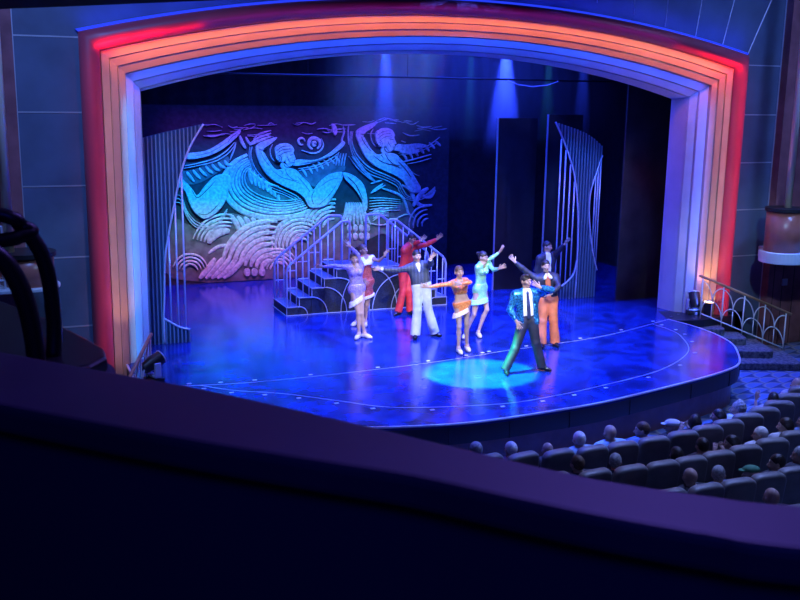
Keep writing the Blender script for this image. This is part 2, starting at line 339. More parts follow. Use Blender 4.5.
    (0.099, '-0.46,1.46 -0.69,1.59 -0.94,1.66 -1.20,1.64 -1.43,1.55 -1.62,1.39 -1.75,1.18 -1.81,0.94 -1.79,0.69'),
    (0.090, '-0.09,1.55 -0.15,1.55 -0.20,1.54 -0.25,1.53 -0.30,1.50 -0.34,1.47 -0.37,1.42 -0.39,1.38 -0.41,1.33'),
    (0.090, '-0.08,1.65 -0.16,1.65 -0.23,1.64 -0.30,1.62 -0.36,1.58 -0.42,1.54 -0.46,1.48 -0.50,1.42 -0.52,1.35'),
    (0.090, '-0.08,1.76 -0.17,1.76 -0.26,1.74 -0.35,1.71 -0.43,1.67 -0.50,1.61 -0.56,1.54 -0.60,1.46 -0.62,1.37'),
    (0.090, '-0.07,1.86 -0.18,1.86 -0.29,1.85 -0.40,1.81 -0.50,1.75 -0.58,1.68 -0.65,1.60 -0.70,1.50 -0.73,1.39'),
    (0.089, '-0.06,1.96 -0.19,1.97 -0.32,1.95 -0.45,1.90 -0.56,1.84 -0.66,1.75 -0.74,1.65 -0.80,1.54 -0.83,1.42'),
    (0.089, '-0.05,2.07 -0.20,2.07 -0.35,2.05 -0.50,2.00 -0.63,1.92 -0.74,1.82 -0.83,1.71 -0.90,1.58 -0.94,1.44'),
    (0.143, '-2.89,1.75 -2.74,1.53 -2.64,1.25'),
    (0.144, '-2.71,1.71 -2.58,1.52 -2.50,1.25'),
    (0.144, '-2.53,1.68 -2.41,1.51 -2.36,1.24'),
    (0.145, '-2.34,1.65 -2.25,1.51 -2.22,1.24'),
    (0.145, '-2.16,1.62 -2.08,1.50 -2.08,1.23'),
    (0.145, '-1.97,1.59 -1.91,1.50 -1.94,1.23'),
    (0.085, '0.26,1.98 0.22,1.69 0.10,1.39'),
    (0.085, '0.33,1.98 0.30,1.69 0.22,1.39'),
    (0.086, '0.39,1.98 0.38,1.69 0.34,1.38'),
    (0.086, '0.45,1.98 0.46,1.68 0.46,1.38'),
    (0.086, '0.51,1.97 0.54,1.68 0.58,1.37'),
    (0.086, '0.57,1.97 0.62,1.68 0.70,1.37'),
    (0.086, '0.63,1.97 0.70,1.68 0.82,1.36'),
    (0.086, '0.70,1.97 0.78,1.67 0.94,1.36'),
    (0.215, '0.27,1.28 0.40,1.29'),
    (0.216, '0.27,1.07 0.40,1.07'),
    (0.216, '0.44,1.28 0.57,1.28'),
    (0.217, '0.44,1.06 0.57,1.06'),
    (0.216, '0.61,1.27 0.74,1.28'),
    (0.217, '0.61,1.05 0.75,1.06'),
    (0.217, '0.78,1.27 0.92,1.27'),
    (0.218, '0.78,1.05 0.92,1.05'),
    (0.157, '-2.52,0.65 -2.79,0.35 -3.10,0.11'),
    (0.156, '-2.72,0.65 -2.96,0.36 -3.26,0.12'),
    (0.156, '-2.91,0.65 -3.14,0.37 -3.41,0.12'),
    (0.155, '-3.11,0.65 -3.31,0.38 -3.56,0.13'),
    (0.155, '-3.30,0.65 -3.48,0.39 -3.72,0.14'),
    (0.179, '-2.48,0.34 -2.48,0.14'),
    (0.179, '-2.28,0.33 -2.29,0.13'),
    (0.180, '-2.08,0.32 -2.08,0.12'),
    (0.103, '-3.47,0.78 -3.21,0.94 -2.91,0.97'),
    (0.085, '-1.47,0.31 -1.50,0.37 -1.55,0.42 -1.61,0.45 -1.68,0.45 -1.75,0.44 -1.80,0.40 -1.84,0.34 -1.86,0.28'),
    (0.085, '-1.38,0.34 -1.43,0.42 -1.50,0.49 -1.59,0.53 -1.69,0.54 -1.79,0.52 -1.87,0.46 -1.92,0.39 -1.95,0.29'),
    (0.084, '-1.30,0.36 -1.36,0.48 -1.46,0.56 -1.58,0.62 -1.70,0.63 -1.83,0.60 -1.93,0.53 -2.00,0.43 -2.04,0.31'),
    (0.084, '-1.21,0.39 -1.29,0.53 -1.41,0.64 -1.56,0.70 -1.71,0.72 -1.87,0.68 -1.99,0.59 -2.08,0.47 -2.12,0.32'),
    (0.084, '-1.13,0.41 -1.22,0.58 -1.36,0.71 -1.54,0.79 -1.72,0.80 -1.90,0.76 -2.06,0.65 -2.16,0.51 -2.21,0.33'),
    (0.076, '1.26,2.34 1.56,2.24 1.85,2.10 1.98,1.86 2.06,1.63 2.21,1.51'),
    (0.109, '1.85,2.41 2.10,2.27 2.25,1.99 2.45,1.83 2.76,1.84'),
    (0.099, '2.34,2.36 2.45,2.13 2.70,2.07 2.85,2.26'),
    (0.028, '0.91,2.08 1.32,2.07 1.81,2.01'),
    (0.028, '0.91,2.00 1.32,2.01 1.81,1.95'),
    (0.028, '0.91,1.92 1.32,1.94 1.81,1.90'),
    (0.028, '0.91,1.85 1.32,1.87 1.81,1.84'),
    (0.028, '0.91,1.77 1.32,1.80 1.81,1.79'),
    (0.028, '0.91,1.69 1.32,1.73 1.81,1.73'),
    (0.035, '1.07,2.30 0.95,2.21'),
    (0.035, '1.17,2.34 0.95,2.21'),
    (0.035, '1.26,2.38 0.95,2.21'),
    (0.035, '1.36,2.42 0.95,2.21'),
    (0.045, '2.65,1.47 2.61,1.47 2.57,1.45 2.53,1.43 2.51,1.41 2.48,1.37 2.47,1.34 2.47,1.30 2.47,1.26'),
    (0.045, '2.63,1.59 2.56,1.58 2.50,1.56 2.45,1.53 2.40,1.48 2.36,1.43 2.34,1.37 2.33,1.31 2.34,1.25'),
    (0.045, '2.62,1.72 2.52,1.70 2.44,1.67 2.36,1.62 2.29,1.56 2.25,1.49 2.22,1.41 2.20,1.32 2.21,1.23'),
    (0.045, '2.60,1.84 2.48,1.82 2.37,1.78 2.27,1.72 2.19,1.64 2.13,1.54 2.09,1.44 2.07,1.33 2.09,1.21'),
    (0.036, '0.84,1.42 1.32,1.34 1.86,1.57 2.06,1.61'),
    (0.044, '1.01,1.71 1.22,1.80 1.47,1.77'),
    (0.044, '1.01,1.65 1.22,1.74 1.47,1.72'),
    (0.044, '1.01,1.58 1.22,1.69 1.47,1.67'),
    (0.044, '1.01,1.52 1.22,1.63 1.47,1.63'),
    (0.044, '1.01,1.46 1.22,1.58 1.47,1.58'),
    (0.131, '2.19,1.83 2.41,2.15 2.63,2.31'),
    (0.026, '0.02,3.28 -0.02,3.12 -0.05,2.97'),
    (0.026, '0.09,3.28 0.05,3.12 0.03,2.96'),
    (0.026, '0.17,3.28 0.13,3.12 0.10,2.96'),
    (0.026, '0.24,3.28 0.20,3.12 0.18,2.96'),
    (0.026, '0.31,3.20 0.61,2.84 1.04,2.51'),
    (0.026, '0.40,3.20 0.69,2.84 1.07,2.51'),
    (0.026, '0.48,3.20 0.76,2.84 1.09,2.51'),
    (0.035, '1.77,3.02 2.17,3.10 2.70,3.23'),
    (0.022, '1.99,2.98 2.35,3.04 2.70,3.13'),
    (0.026, '1.85,3.82 2.07,3.74 2.33,3.76'),
    (0.026, '1.81,3.60 1.94,3.56'),
    (0.022, '2.00,2.90 2.18,2.73 2.36,2.65'),
    (0.044, '0.95,2.47 1.26,2.55'),
    (0.044, '1.00,2.27 1.30,2.46'),
    (0.092, '-0.56,3.41 -0.50,3.46 -0.48,3.53 -0.49,3.60 -0.54,3.65 -0.61,3.68 -0.68,3.68 -0.75,3.64 -0.78,3.57 -0.79,3.50 -0.75,3.44 -0.69,3.40'),
    (0.072, '-0.59,3.54 -0.60,3.56 -0.62,3.58 -0.65,3.58 -0.68,3.56 -0.68,3.53 -0.67,3.51 -0.65,3.49 -0.62,3.49 -0.59,3.51'),
    (0.042, '-0.45,3.67 -0.39,3.50 -0.49,3.34 -0.70,3.29 -0.98,3.37'),
    (0.061, '-0.89,3.60 -0.91,3.64 -0.94,3.67 -0.99,3.68 -1.04,3.66 -1.07,3.62 -1.06,3.57 -1.03,3.53 -0.99,3.51 -0.94,3.52'),
    (0.016, '-2.49,4.00 -2.34,4.04 -2.19,4.04'),
    (0.016, '2.20,3.86 2.44,3.90 2.69,3.86'),
    (0.021, '-2.89,4.00 -2.78,3.95 -2.66,3.98'),
    (0.023, '1.34,4.08 1.50,4.07 1.65,4.06'),
    (0.017, '-3.44,3.86 -3.25,3.86 -3.06,3.88'),
    (0.022, '-3.43,3.76 -3.20,3.76 -2.98,3.78'),
    (0.019, '-0.26,3.84 -0.01,3.84 0.23,3.84'),
    (0.013, '-1.21,4.05 -1.07,4.02 -0.93,4.09'),
    (0.024, '0.12,4.02 0.30,4.02 0.49,4.03'),
    (0.016, '-2.75,3.91 -2.63,3.90 -2.52,3.93'),
    (0.015, '0.96,4.15 1.16,4.10 1.35,4.19'),
    (0.013, '1.09,4.14 1.23,4.16 1.37,4.15'),
    (0.013, '0.61,3.83 0.88,3.80 1.15,3.79'),
    (0.019, '-2.15,3.75 -1.94,3.76 -1.72,3.71'),
    (0.024, '1.47,4.15 1.60,4.15 1.73,4.16'),
    (0.016, '-1.87,4.03 -1.78,4.07 -1.69,4.01'),
    (0.013, '-2.14,4.01 -1.89,4.01 -1.64,4.03'),
    (0.017, '-3.63,3.98 -3.44,4.02 -3.25,4.02'),
    (0.017, '-2.41,3.74 -2.31,3.74 -2.20,3.72'),
    (0.018, '2.72,3.96 2.86,3.97 3.01,4.00'),
    (0.015, '-2.41,3.77 -2.19,3.77 -1.96,3.81'),
    (0.013, '-2.45,3.97 -2.33,3.93 -2.20,4.00'),
    (0.021, '2.28,3.93 2.56,3.95 2.85,3.90'),
    (0.023, '1.27,4.14 1.46,4.19 1.65,4.11'),
    (0.022, '2.25,4.01 2.47,3.97 2.69,3.99'),
    (0.023, '-0.56,3.91 -0.35,3.93 -0.14,3.87'),
    (0.021, '-3.52,3.75 -3.28,3.73 -3.04,3.79'),
    (0.019, '-3.19,3.75 -2.99,3.80 -2.80,3.78'),
    (0.023, '-0.28,3.88 -0.02,3.91 0.23,3.92'),
    (0.021, '-3.90,3.78 -3.80,3.74 -3.70,3.76'),
    (0.022, '-0.41,3.84 -0.28,3.82 -0.16,3.85'),
    (0.018, '1.15,4.16 1.34,4.21 1.53,4.15'),
    (0.013, '1.81,4.08 1.93,4.10 2.05,4.08'),
    (0.016, '1.61,4.12 1.72,4.12 1.83,4.10'),
    (0.019, '-2.51,3.89 -2.26,3.94 -2.01,3.92'),
    (0.023, '1.96,4.08 2.14,4.04 2.31,4.12'),
    (0.014, '-2.75,3.94 -2.53,3.95 -2.30,3.92'),
    (0.023, '1.88,4.13 2.00,4.13 2.12,4.12'),
    (0.021, '0.70,4.11 0.85,4.10 1.00,4.11'),
    (0.021, '-0.86,4.08 -0.72,4.04 -0.59,4.09'),
    (0.024, '2.70,3.92 2.93,3.90 3.16,3.93'),
    (0.019, '-0.97,3.83 -0.83,3.79 -0.69,3.81'),
    (0.014, '-1.14,4.06 -0.92,4.08 -0.69,4.05'),
    (0.016, '-3.46,3.99 -3.25,4.03 -3.04,3.96'),
    (0.023, '-0.23,4.00 -0.03,4.05 0.17,4.01'),
    (0.012, '-2.85,3.84 -2.72,3.86 -2.58,3.88'),
    (0.042, '0.16,3.98 0.18,3.83 0.12,3.63 0.14,3.47'),
    (0.034, '0.31,4.02 0.29,3.79 0.31,3.51'),
]
MURAL_LINES = [
    (0.015, '-1.66,3.17 -1.66,3.14 -1.63,3.12 -1.60,3.12 -1.58,3.15 -1.58,3.18 -1.61,3.20 -1.64,3.20'),
    (0.015, '-1.70,3.19 -1.70,3.12 -1.65,3.08 -1.58,3.08 -1.54,3.13 -1.54,3.20 -1.59,3.24 -1.66,3.23'),
    (0.015, '-1.68,3.36 -1.51,3.47 -1.32,3.49'),
    (0.015, '-1.68,3.28 -1.51,3.39 -1.29,3.42'),
    (0.015, '-1.60,3.24 -1.46,3.32 -1.27,3.36'),
    (0.020, '-1.32,3.25 -1.23,3.27'),
    (0.015, '-1.27,3.06 -1.18,3.07'),
    (0.020, '-1.48,3.07 -1.45,2.97 -1.34,2.93 -1.26,2.97'),
    (0.013, '-1.38,3.22 -1.35,3.14 -1.31,3.07'),
    (0.019, '-1.46,2.92 -1.38,2.75 -1.24,2.63 -1.07,2.58'),
    (0.019, '-1.78,2.86 -1.54,2.69 -1.24,2.60 -1.03,2.51'),
    (0.017, '-2.08,3.35 -2.00,3.16 -1.83,2.96'),
    (0.016, '-2.13,3.41 -1.99,3.39 -1.89,3.48'),
    (0.019, '-1.12,2.70 -0.92,2.49 -0.77,2.28'),
    (0.017, '-1.57,2.88 -1.50,2.77'),
    (0.022, '-0.66,2.33 -0.73,2.15 -0.68,1.96'),
    (0.017, '-0.50,2.42 -0.26,2.58 0.01,2.65'),
    (0.017, '-0.53,1.95 -0.26,2.19 -0.03,2.49'),
    (0.017, '0.26,2.68 0.50,2.45 0.69,2.08'),
    (0.015, '-1.02,3.04 -0.62,3.09 -0.26,3.20'),
    (0.021, '0.14,2.80 0.08,2.66'),
    (0.016, '1.11,3.55 1.11,3.52 1.14,3.49 1.17,3.50 1.20,3.52 1.19,3.55 1.16,3.58 1.13,3.57'),
    (0.016, '1.06,3.56 1.07,3.50 1.12,3.45 1.20,3.46 1.24,3.51 1.23,3.58 1.18,3.62 1.10,3.61'),
    (0.015, '1.08,3.74 1.26,3.85 1.47,3.88'),
    (0.015, '1.09,3.65 1.26,3.77 1.49,3.81'),
    (0.015, '1.17,3.62 1.32,3.71 1.52,3.74'),
    (0.021, '1.47,3.63 1.57,3.65'),
    (0.016, '1.53,3.44 1.62,3.45'),
    (0.021, '1.30,3.45 1.34,3.34 1.45,3.30 1.55,3.34'),
    (0.014, '1.40,3.60 1.44,3.52 1.49,3.45'),
    (0.019, '1.32,3.29 1.42,3.12 1.57,2.99 1.76,2.94'),
    (0.019, '0.99,3.23 1.25,3.05 1.57,2.96 1.80,2.87'),
    (0.017, '0.65,3.72 0.74,3.54 0.93,3.33'),
    (0.017, '0.60,3.79 0.74,3.78 0.85,3.86'),
    (0.019, '1.70,3.06 1.92,2.85 2.09,2.63'),
    (0.017, '1.21,3.24 1.29,3.14'),
    (0.020, '-3.86,2.41 -3.73,2.22 -3.52,2.37 -3.24,2.65'),
    (0.017, '-3.71,1.81 -3.47,1.80 -3.17,2.07'),
    (0.015, '-3.75,3.26 -3.34,3.36 -2.93,3.60'),
    (0.015, '-2.93,3.58 -2.83,3.71 -2.67,3.82'),
]

# ------------------------------------------------------------------ distance-field modeller for people
def pc(a, b, ra, rb=None, k=.02, flat=None, caps=()):   # tapered capsule
    return ('c', np.array(a, float), np.array(b, float), ra, ra if rb is None else rb, k, flat, caps)
def pe(c, r, ax=None, k=.02):                            # ellipsoid, ax rows = axes
    return ('e', np.array(c, float), np.array(r, float), np.eye(3) if ax is None else np.array(ax, float), k)

def p_bounds(p):
    if p[0] == 'c':
        r = max(p[3], p[4])*(1.0 if p[6] is None else 1.05)+.01
        return np.minimum(p[1], p[2])-r, np.maximum(p[1], p[2])+r
    r = max(p[2]); return p[1]-r, p[1]+r

def p_eval(p, Q):
    if p[0] == 'c':
        _, a, b, ra, rb, k, flat, caps = p
        X = Q-a; ba = b-a
        if flat is not None:
            f, s = flat
            X = X+np.outer(X@f, f)*(s-1); ba = ba+f*(ba@f)*(s-1)
        t = np.clip(X@ba/max(ba@ba, 1e-9), 0, 1)
        d = np.linalg.norm(X-np.outer(t, ba), axis=1)-(ra+(rb-ra)*t)
        for c, n in caps:
            d = np.maximum(d, (Q-np.asarray(c))@np.asarray(n))
        return d
    _, c, r, ax, k = p
    q = (Q-c)@ax.T
    k0 = np.linalg.norm(q/r, axis=1); k1 = np.linalg.norm(q/(r*r), axis=1)
    return k0*(k0-1)/np.maximum(k1, 1e-6)

def sdf_mesh(prims, h, subtract=(), cuts=()):
    lo = np.min([p_bounds(p)[0] for p in prims], 0)-3*h; hi = np.max([p_bounds(p)[1] for p in prims], 0)+3*h
    n = np.ceil((hi-lo)/h).astype(int)+1
    D = np.full(n, 1.0, np.float32)
    ax = [lo[i]+np.arange(n[i])*h for i in range(3)]
    def region(p, m):
        a, b = p_bounds(p)
        i0 = np.clip(np.floor((a-m-lo)/h).astype(int), 0, n); i1 = np.clip(np.ceil((b+m-lo)/h).astype(int)+1, 0, n)
        sl = tuple(slice(i0[i], i1[i]) for i in range(3))
        g = np.stack(np.meshgrid(*[ax[i][sl[i]] for i in range(3)], indexing='ij'), -1)
        return sl, g
    for p in prims:
        k = p[5] if p[0] == 'c' else p[4]
        sl, g = region(p, k+2*h)
        if g.size == 0: continue
        d = p_eval(p, g.reshape(-1, 3)).reshape(g.shape[:3]); o = D[sl]
        w = np.maximum(k-np.abs(o-d), 0)/k
        D[sl] = np.minimum(o, d)-w*w*k*.25
    for p in subtract:
        sl, g = region(p, 2*h)
        if g.size == 0: continue
        d = p_eval(p, g.reshape(-1, 3)).reshape(g.shape[:3])
        D[sl] = np.maximum(D[sl], -d)
    if cuts:
        g = np.stack(np.meshgrid(*ax, indexing='ij'), -1)
        for c, nn in cuts:
            D = np.maximum(D, ((g-np.asarray(c))@np.asarray(nn)).astype(np.float32))
    # surface nets
    S = D < 0
    ids = []; pts = []; flips = []
    cn = n-1
    for a in range(3):
        s0 = [slice(None)]*3; s1 = [slice(None)]*3; s0[a] = slice(0, -1); s1[a] = slice(1, None)
        A = D[tuple(s0)]; B = D[tuple(s1)]
        e = np.argwhere(S[tuple(s0)] != S[tuple(s1)])
        u, v = (a+1) % 3, (a+2) % 3
        e = e[(e[:, u] > 0) & (e[:, v] > 0) & (e[:, u] < cn[u]) & (e[:, v] < cn[v])]
        da = A[tuple(e.T)]; db = B[tuple(e.T)]; t = da/(da-db)
        p = e.astype(float); p[:, a] += t
        q = []
        for du, dv in ((0, 0), (1, 0), (1, 1), (0, 1)):
            c = e.copy(); c[:, u] -= du; c[:, v] -= dv
            q.append((c[:, 0]*cn[1]+c[:, 1])*cn[2]+c[:, 2])
        ids.append(np.stack(q, 1)); pts.append(p); flips.append(da < 0)
    ids = np.concatenate(ids); pts = np.concatenate(pts); flips = np.concatenate(flips)
    uq, inv = np.unique(ids.ravel(), return_inverse=True)
    inv = inv.reshape(-1); w = np.bincount(inv)
    verts = np.stack([np.bincount(inv, np.repeat(pts[:, i], 4))/w for i in range(3)], 1)*h+lo
    quads = inv.reshape(-1, 4)
    quads = np.where(flips[:, None], quads, quads[:, ::-1])
    return verts, quads

def nrm(v):
    v = np.asarray(v, float); return v/max(np.linalg.norm(v), 1e-9)

def hand_prims(w, tip, side, curl=.25, spread=.5):
    """palm, four unequal bent fingers, thumb; w wrist, tip about the middle finger end, side = thumb side"""
    w = np.array(w, float); d = nrm(np.array(tip)-w); s = nrm(side-d*np.dot(side, d)); n = np.cross(d, s)
    out = []
    for q in (-.022, 0, .022):
        out.append(pc(w+d*.012+s*q*.6, w+d*.088+s*q*1.15, .0145, .0135, .012))
    for i, (o, ln, sp) in enumerate(((.031, .92, .32), (.011, 1.0, .1), (-.010, .95, -.12), (-.029, .75, -.36))):
        b = w+d*.086+s*o
        d1 = nrm(d+s*sp*spread+n*curl*.4); p1 = b+d1*.042*ln
        d2 = nrm(d+s*sp*spread+n*curl*1.1); p2 = p1+d2*.028*ln
        d3 = nrm(d+s*sp*spread*.9+n*curl*1.8); p3 = p2+d3*.02*ln
        out += [pc(b, p1, .0092, .0085, .006), pc(p1, p2, .0085, .008, .005), pc(p2, p3, .008, .007, .005)]
    b = w+d*.03+s*.026; d1 = nrm(d*.6+s*.75+n*curl); p1 = b+d1*.042; d2 = nrm(d*.9+s*.4+n*curl); p2 = p1+d2*.03
    out += [pc(b, p1, .012, .010, .01), pc(p1, p2, .0098, .008, .006)]
    return out

class Fig:
    """a human figure: joints in metres in a local frame, body surface and clothes as blended fields"""
    def __init__(s, J, face, look=None, female=False, spread=.6, curl=.25):
        s.J = {k: np.array(v, float) for k, v in J.items()}; J = s.J; s.female = female
        s.up = nrm(J['neck']-J['pel'])
        f = np.array([face[0], face[1], 0.0]); s.f = nrm(f-s.up*np.dot(f, s.up)); s.r = np.cross(s.up, s.f)
        s.r = -s.r if np.dot(s.r, J['sR']-J['sL']) < 0 else s.r
        s.T = np.linalg.norm(J['neck']-J['pel'])
        s.k = 1.0
        hu = nrm(J['head']-J['neck']); lk = np.array(look if look is not None else (face[0], face[1], 0.0), float)
        s.hu = nrm(hu*.6+s.up*.3+np.array([0, 0, .3])); s.hf = nrm(lk-s.hu*np.dot(lk, s.hu)); s.hr = np.cross(s.hf, s.hu)
        s.hc = J['head']
        s.hw = .082 if female else .084
        for sd, q in (('L', -1), ('R', 1)):
            J['h'+sd+'p'] = J['pel']+s.r*q*.082-s.up*.03
        s.spread = spread; s.curl = curl
    def at(s, t, x=0.0, y=0.0):
        return s.J['pel']+s.up*s.T*t+s.r*x+s.f*y
    def torso(s, g=0.0):
        fm = s.female; fl = (s.f, 1.33)
        cw, cr = (.055, .097) if fm else (.085, .122)
        ww, wr = (.036, .076) if fm else (.05, .11)
        pw, pr = (.066, .10) if fm else (.06, .112)
        P = []
        for q in (-1, 1):
            P += [pc(s.at(.74, q*cw), s.at(.36, q*ww), cr+g, wr+g, .05, fl), pc(s.at(.36, q*ww), s.at(.02, q*pw), wr+g, pr+g, .05, fl),
                  pc(s.at(0, q*.075, -.03), s.at(-.06, q*.075, -.04), .095*(.92 if fm else 1)+g, .09*(.92 if fm else 1)+g, .04)]
            if fm: P.append(pe(s.at(.68, q*.065, .07), np.array([.055, .055, .055])+g, k=.03))
        a = s.J['sL']; b = s.J['sR']; c = s.at(.93)
        P += [pc(a, c, .050+g, .06+g, .05), pc(b, c, .050+g, .06+g, .05), pc(a, s.at(.7, -cw), .058+g, .08+g, .05, fl), pc(b, s.at(.7, cw), .058+g, .08+g, .05, fl)]
        return P
    def arm(s, sd, g=0.0, end=1.0, cap=False):
        a, e, w = s.J['s'+sd], s.J['e'+sd], s.J['w'+sd]; m = .78 if s.female else 1.0
        c1 = [(w+(e-w)*(1-end), nrm(w-e))] if cap else []
        P = [pc(a, a+(e-a)*.3, .052*m+g, .05*m+g, .04), pc(a+(e-a)*.3, e, .05*m+g, .038*m+g, .03),
             pc(e, e+(w-e)*.35, .038*m+g, .041*m+g, .025, None, c1), pc(e+(w-e)*.35, w, .041*m+g, .026*m+g*.9, .02, None, c1)]
        return P
    def leg(s, sd, g=0.0):
        h, k, a = s.J['h'+sd+'p'], s.J['k'+sd], s.J['f'+sd]; m = .88 if s.female else 1.0
        back = -np.array([s.f[0], s.f[1], 0])*.018
        return [pc(h, h+(k-h)*.45, .092*m+g, .077*m+g, .04), pc(h+(k-h)*.45, k, .077*m+g, .052*m+g, .03), pc(k, k+(a-k)*.3+back, .052*m+g, .055*m+g, .025), pc(k+(a-k)*.3+back, a, .055*m+g, .034*m+g, .02)]
    def foot(s, sd, g=0.0):
        a, t = s.J['f'+sd], s.J['t'+sd]; d = t-a; d[2] = 0; d = nrm(d)
        heel = a-d*.03; heel[2] = .035; toe = a+d*.17; toe[2] = .022; ball = a+d*.11; ball[2] = .03
        return [pc(a, heel, .034+g, .03+g, .02), pc(a, ball, .034+g, .034+g, .03), pc(ball, toe, .036+g, .022+g, .02), pc(heel, ball, .028+g, .032+g, .02)]
    def head(s):
        c, u, f, r = s.hc, s.hu, s.hf, s.hr; ax = [r, f, u]
        P = [pc(s.at(.95), c-u*.07-f*.015, .056 if not s.female else .048, .05 if not s.female else .043, .03),
             pe(c+u*.022-f*.01, (.076, .094, .098), ax, .02), pc(c-u*.02+f*.035, c-u*.085+f*.055, .058, .03, .03, (r, 1.0)),
             pc(c+u*.0+f*.088, c-u*.028+f*.112, .011, .015, .012), pc(c-u*.055+f*.086-r*.018, c-u*.055+f*.086+r*.018, .012, .012, .01),
             pe(c+u*.03+f*.083, (.055, .012, .009), ax, .012), pe(c-u*.022+f*.07-r*.04, (.022, .018, .02), ax, .02), pe(c-u*.022+f*.07+r*.04, (.022, .018, .02), ax, .02)]
        for q in (-1, 1):
            P.append(pe(c+r*q*.078-u*.008-f*.008, (.012, .022, .033), ax, .008))
        return P
    def body(s):
        P = s.torso()
        for sd in 'LR':
            P += s.arm(sd)+s.leg(sd)+s.foot(sd)
        P += s.head()
        for sd in 'LR':
            side = np.array([0, 0, 1.0]) if abs(nrm(s.J['h'+sd]-s.J['w'+sd])[2]) < .8 else (-s.r if sd == 'R' else s.r)
            P += hand_prims(s.J['w'+sd], s.J['h'+sd], side, s.curl, s.spread)
        return P
    def hair(s, style):
        c, u, f, r = s.hc, s.hu, s.hf, s.hr; ax = [r, f, u]
        P = [pe(c+u*.026-f*.014, (.083, .102, .104), ax, .02)]; cuts = [(c+f*.012, nrm(f*.62-u*.78))]
        if style == 'bun': P += [pe(c+u*.05-f*.125, (.04, .04, .04), ax, .015)]
        if style == 'quiff': P += [pe(c+u*.105+f*.045, (.05, .045, .032), ax, .02)]; cuts = [(c+f*.02+u*.0, nrm(f*.62-u*.78))]
        if style == 'long':
            P += [pc(c+r*.06-f*.03, c+r*.075-u*.2-f*.03, .045, .035, .03), pc(c-r*.06-f*.03, c-r*.075-u*.2-f*.03, .045, .035, .03), pc(c-f*.06, c-f*.06-u*.2, .07, .06, .03)]
        if style == 'bob':
            P += [pc(c+r*.06-f*.03, c+r*.07-u*.1-f*.03, .045, .04, .03), pc(c-r*.06-f*.03, c-r*.07-u*.1-f*.03, .045, .04, .03), pc(c-f*.05, c-f*.05-u*.1, .075, .07, .03)]
        if style == 'curly':
            random.seed(3)
            P += [pe(c+u*(.03+.09*math.sin(a))-f*(.02+.085*math.cos(a)*math.cos(b))+r*.08*math.sin(b)*math.cos(a), (.032, .032, .032), ax, .01) for a in (-.5, 0, .5, 1.0, 1.5) for b in (-1.3, -.7, 0, .7, 1.3)]
        return P, cuts

def hide_under(fig): pass

# ---------------------------------------------------------------- people: clothes
def cloth(fig, name, prims, h, material, parent, sub=(), cuts=()):
    v, f = sdf_mesh(prims, h, sub, cuts)
    return from_np(name, v, f, material, parent)

def trouser_prims(fig, g=.016, flare=.07, low=.055):
    P = []
    for q in (-1, 1):
        P += [pc(fig.at(.36, q*.05), fig.at(.02, q*.06), .108+g, .115+g, .05, (fig.f, 1.33)), pc(fig.at(0, q*.075, -.03), fig.at(-.06, q*.075, -.04), .095+g, .09+g, .04)]
    for sd in 'LR':
        h, k, a = fig.J['h'+sd+'p'], fig.J['k'+sd], fig.J['f'+sd].copy(); d = nrm(a-k); e = a+d*(a[2]-low)/max(-d[2], .3)
        P += [pc(h, k, .094+g, .066+g, .04), pc(k, e, .066+g, flare, .03, None, [(e, d)])]
    return P

def jacket_prims(fig, g=.024, sleeves='LR', end=.93, bottom=-.1):
    P = [p for p in fig.torso(g)]
    for q in (-1, 1):
        P.append(pc(fig.at(.2, q*.05), fig.at(bottom-.1, q*.065), .105+g, .118+g, .05, (fig.f, 1.3)))
    for sd in sleeves: P += fig.arm(sd, g*.75, end, True)
    return P

def v_opening(fig, top=.95, bottom=.0, w0=.075, w1=.03):
    """the open front of a jacket, removed from its shell"""
    a = fig.at(top, 0, .15); b = fig.at(bottom, 0, .16)
    return [pc(a, b, w0, w1, .01, (fig.f, .45))]

def eyes_and_mouth(fig, parent, eye=True):
    c, u, f, r = fig.hc, fig.hu, fig.hf, fig.hr
    for q in (-1, 1):
        mb = MB(); mb.ball(tuple(c+r*q*.031+u*.012+f*.080), .0085, 6, (1.3, 1.0, .7)); mb.build('eye', MP['eye'], parent, True)
        mb = MB(); p = c+u*.034+f*.086; mb.tube([tuple(p+r*q*.015), tuple(p+r*q*.033+u*.006+f*0), tuple(p+r*q*.048-f*.012)], .0035, 5); mb.build('eyebrow', MP['hair_dark'], parent, True)
    p = c-u*.055+f*.096; mb = MB(); mb.tube([tuple(p-r*.022-f*.006), tuple(p+f*.002), tuple(p+r*.022-f*.006)], .007, 6); mb.build('lips', MP['lip'], parent, True)

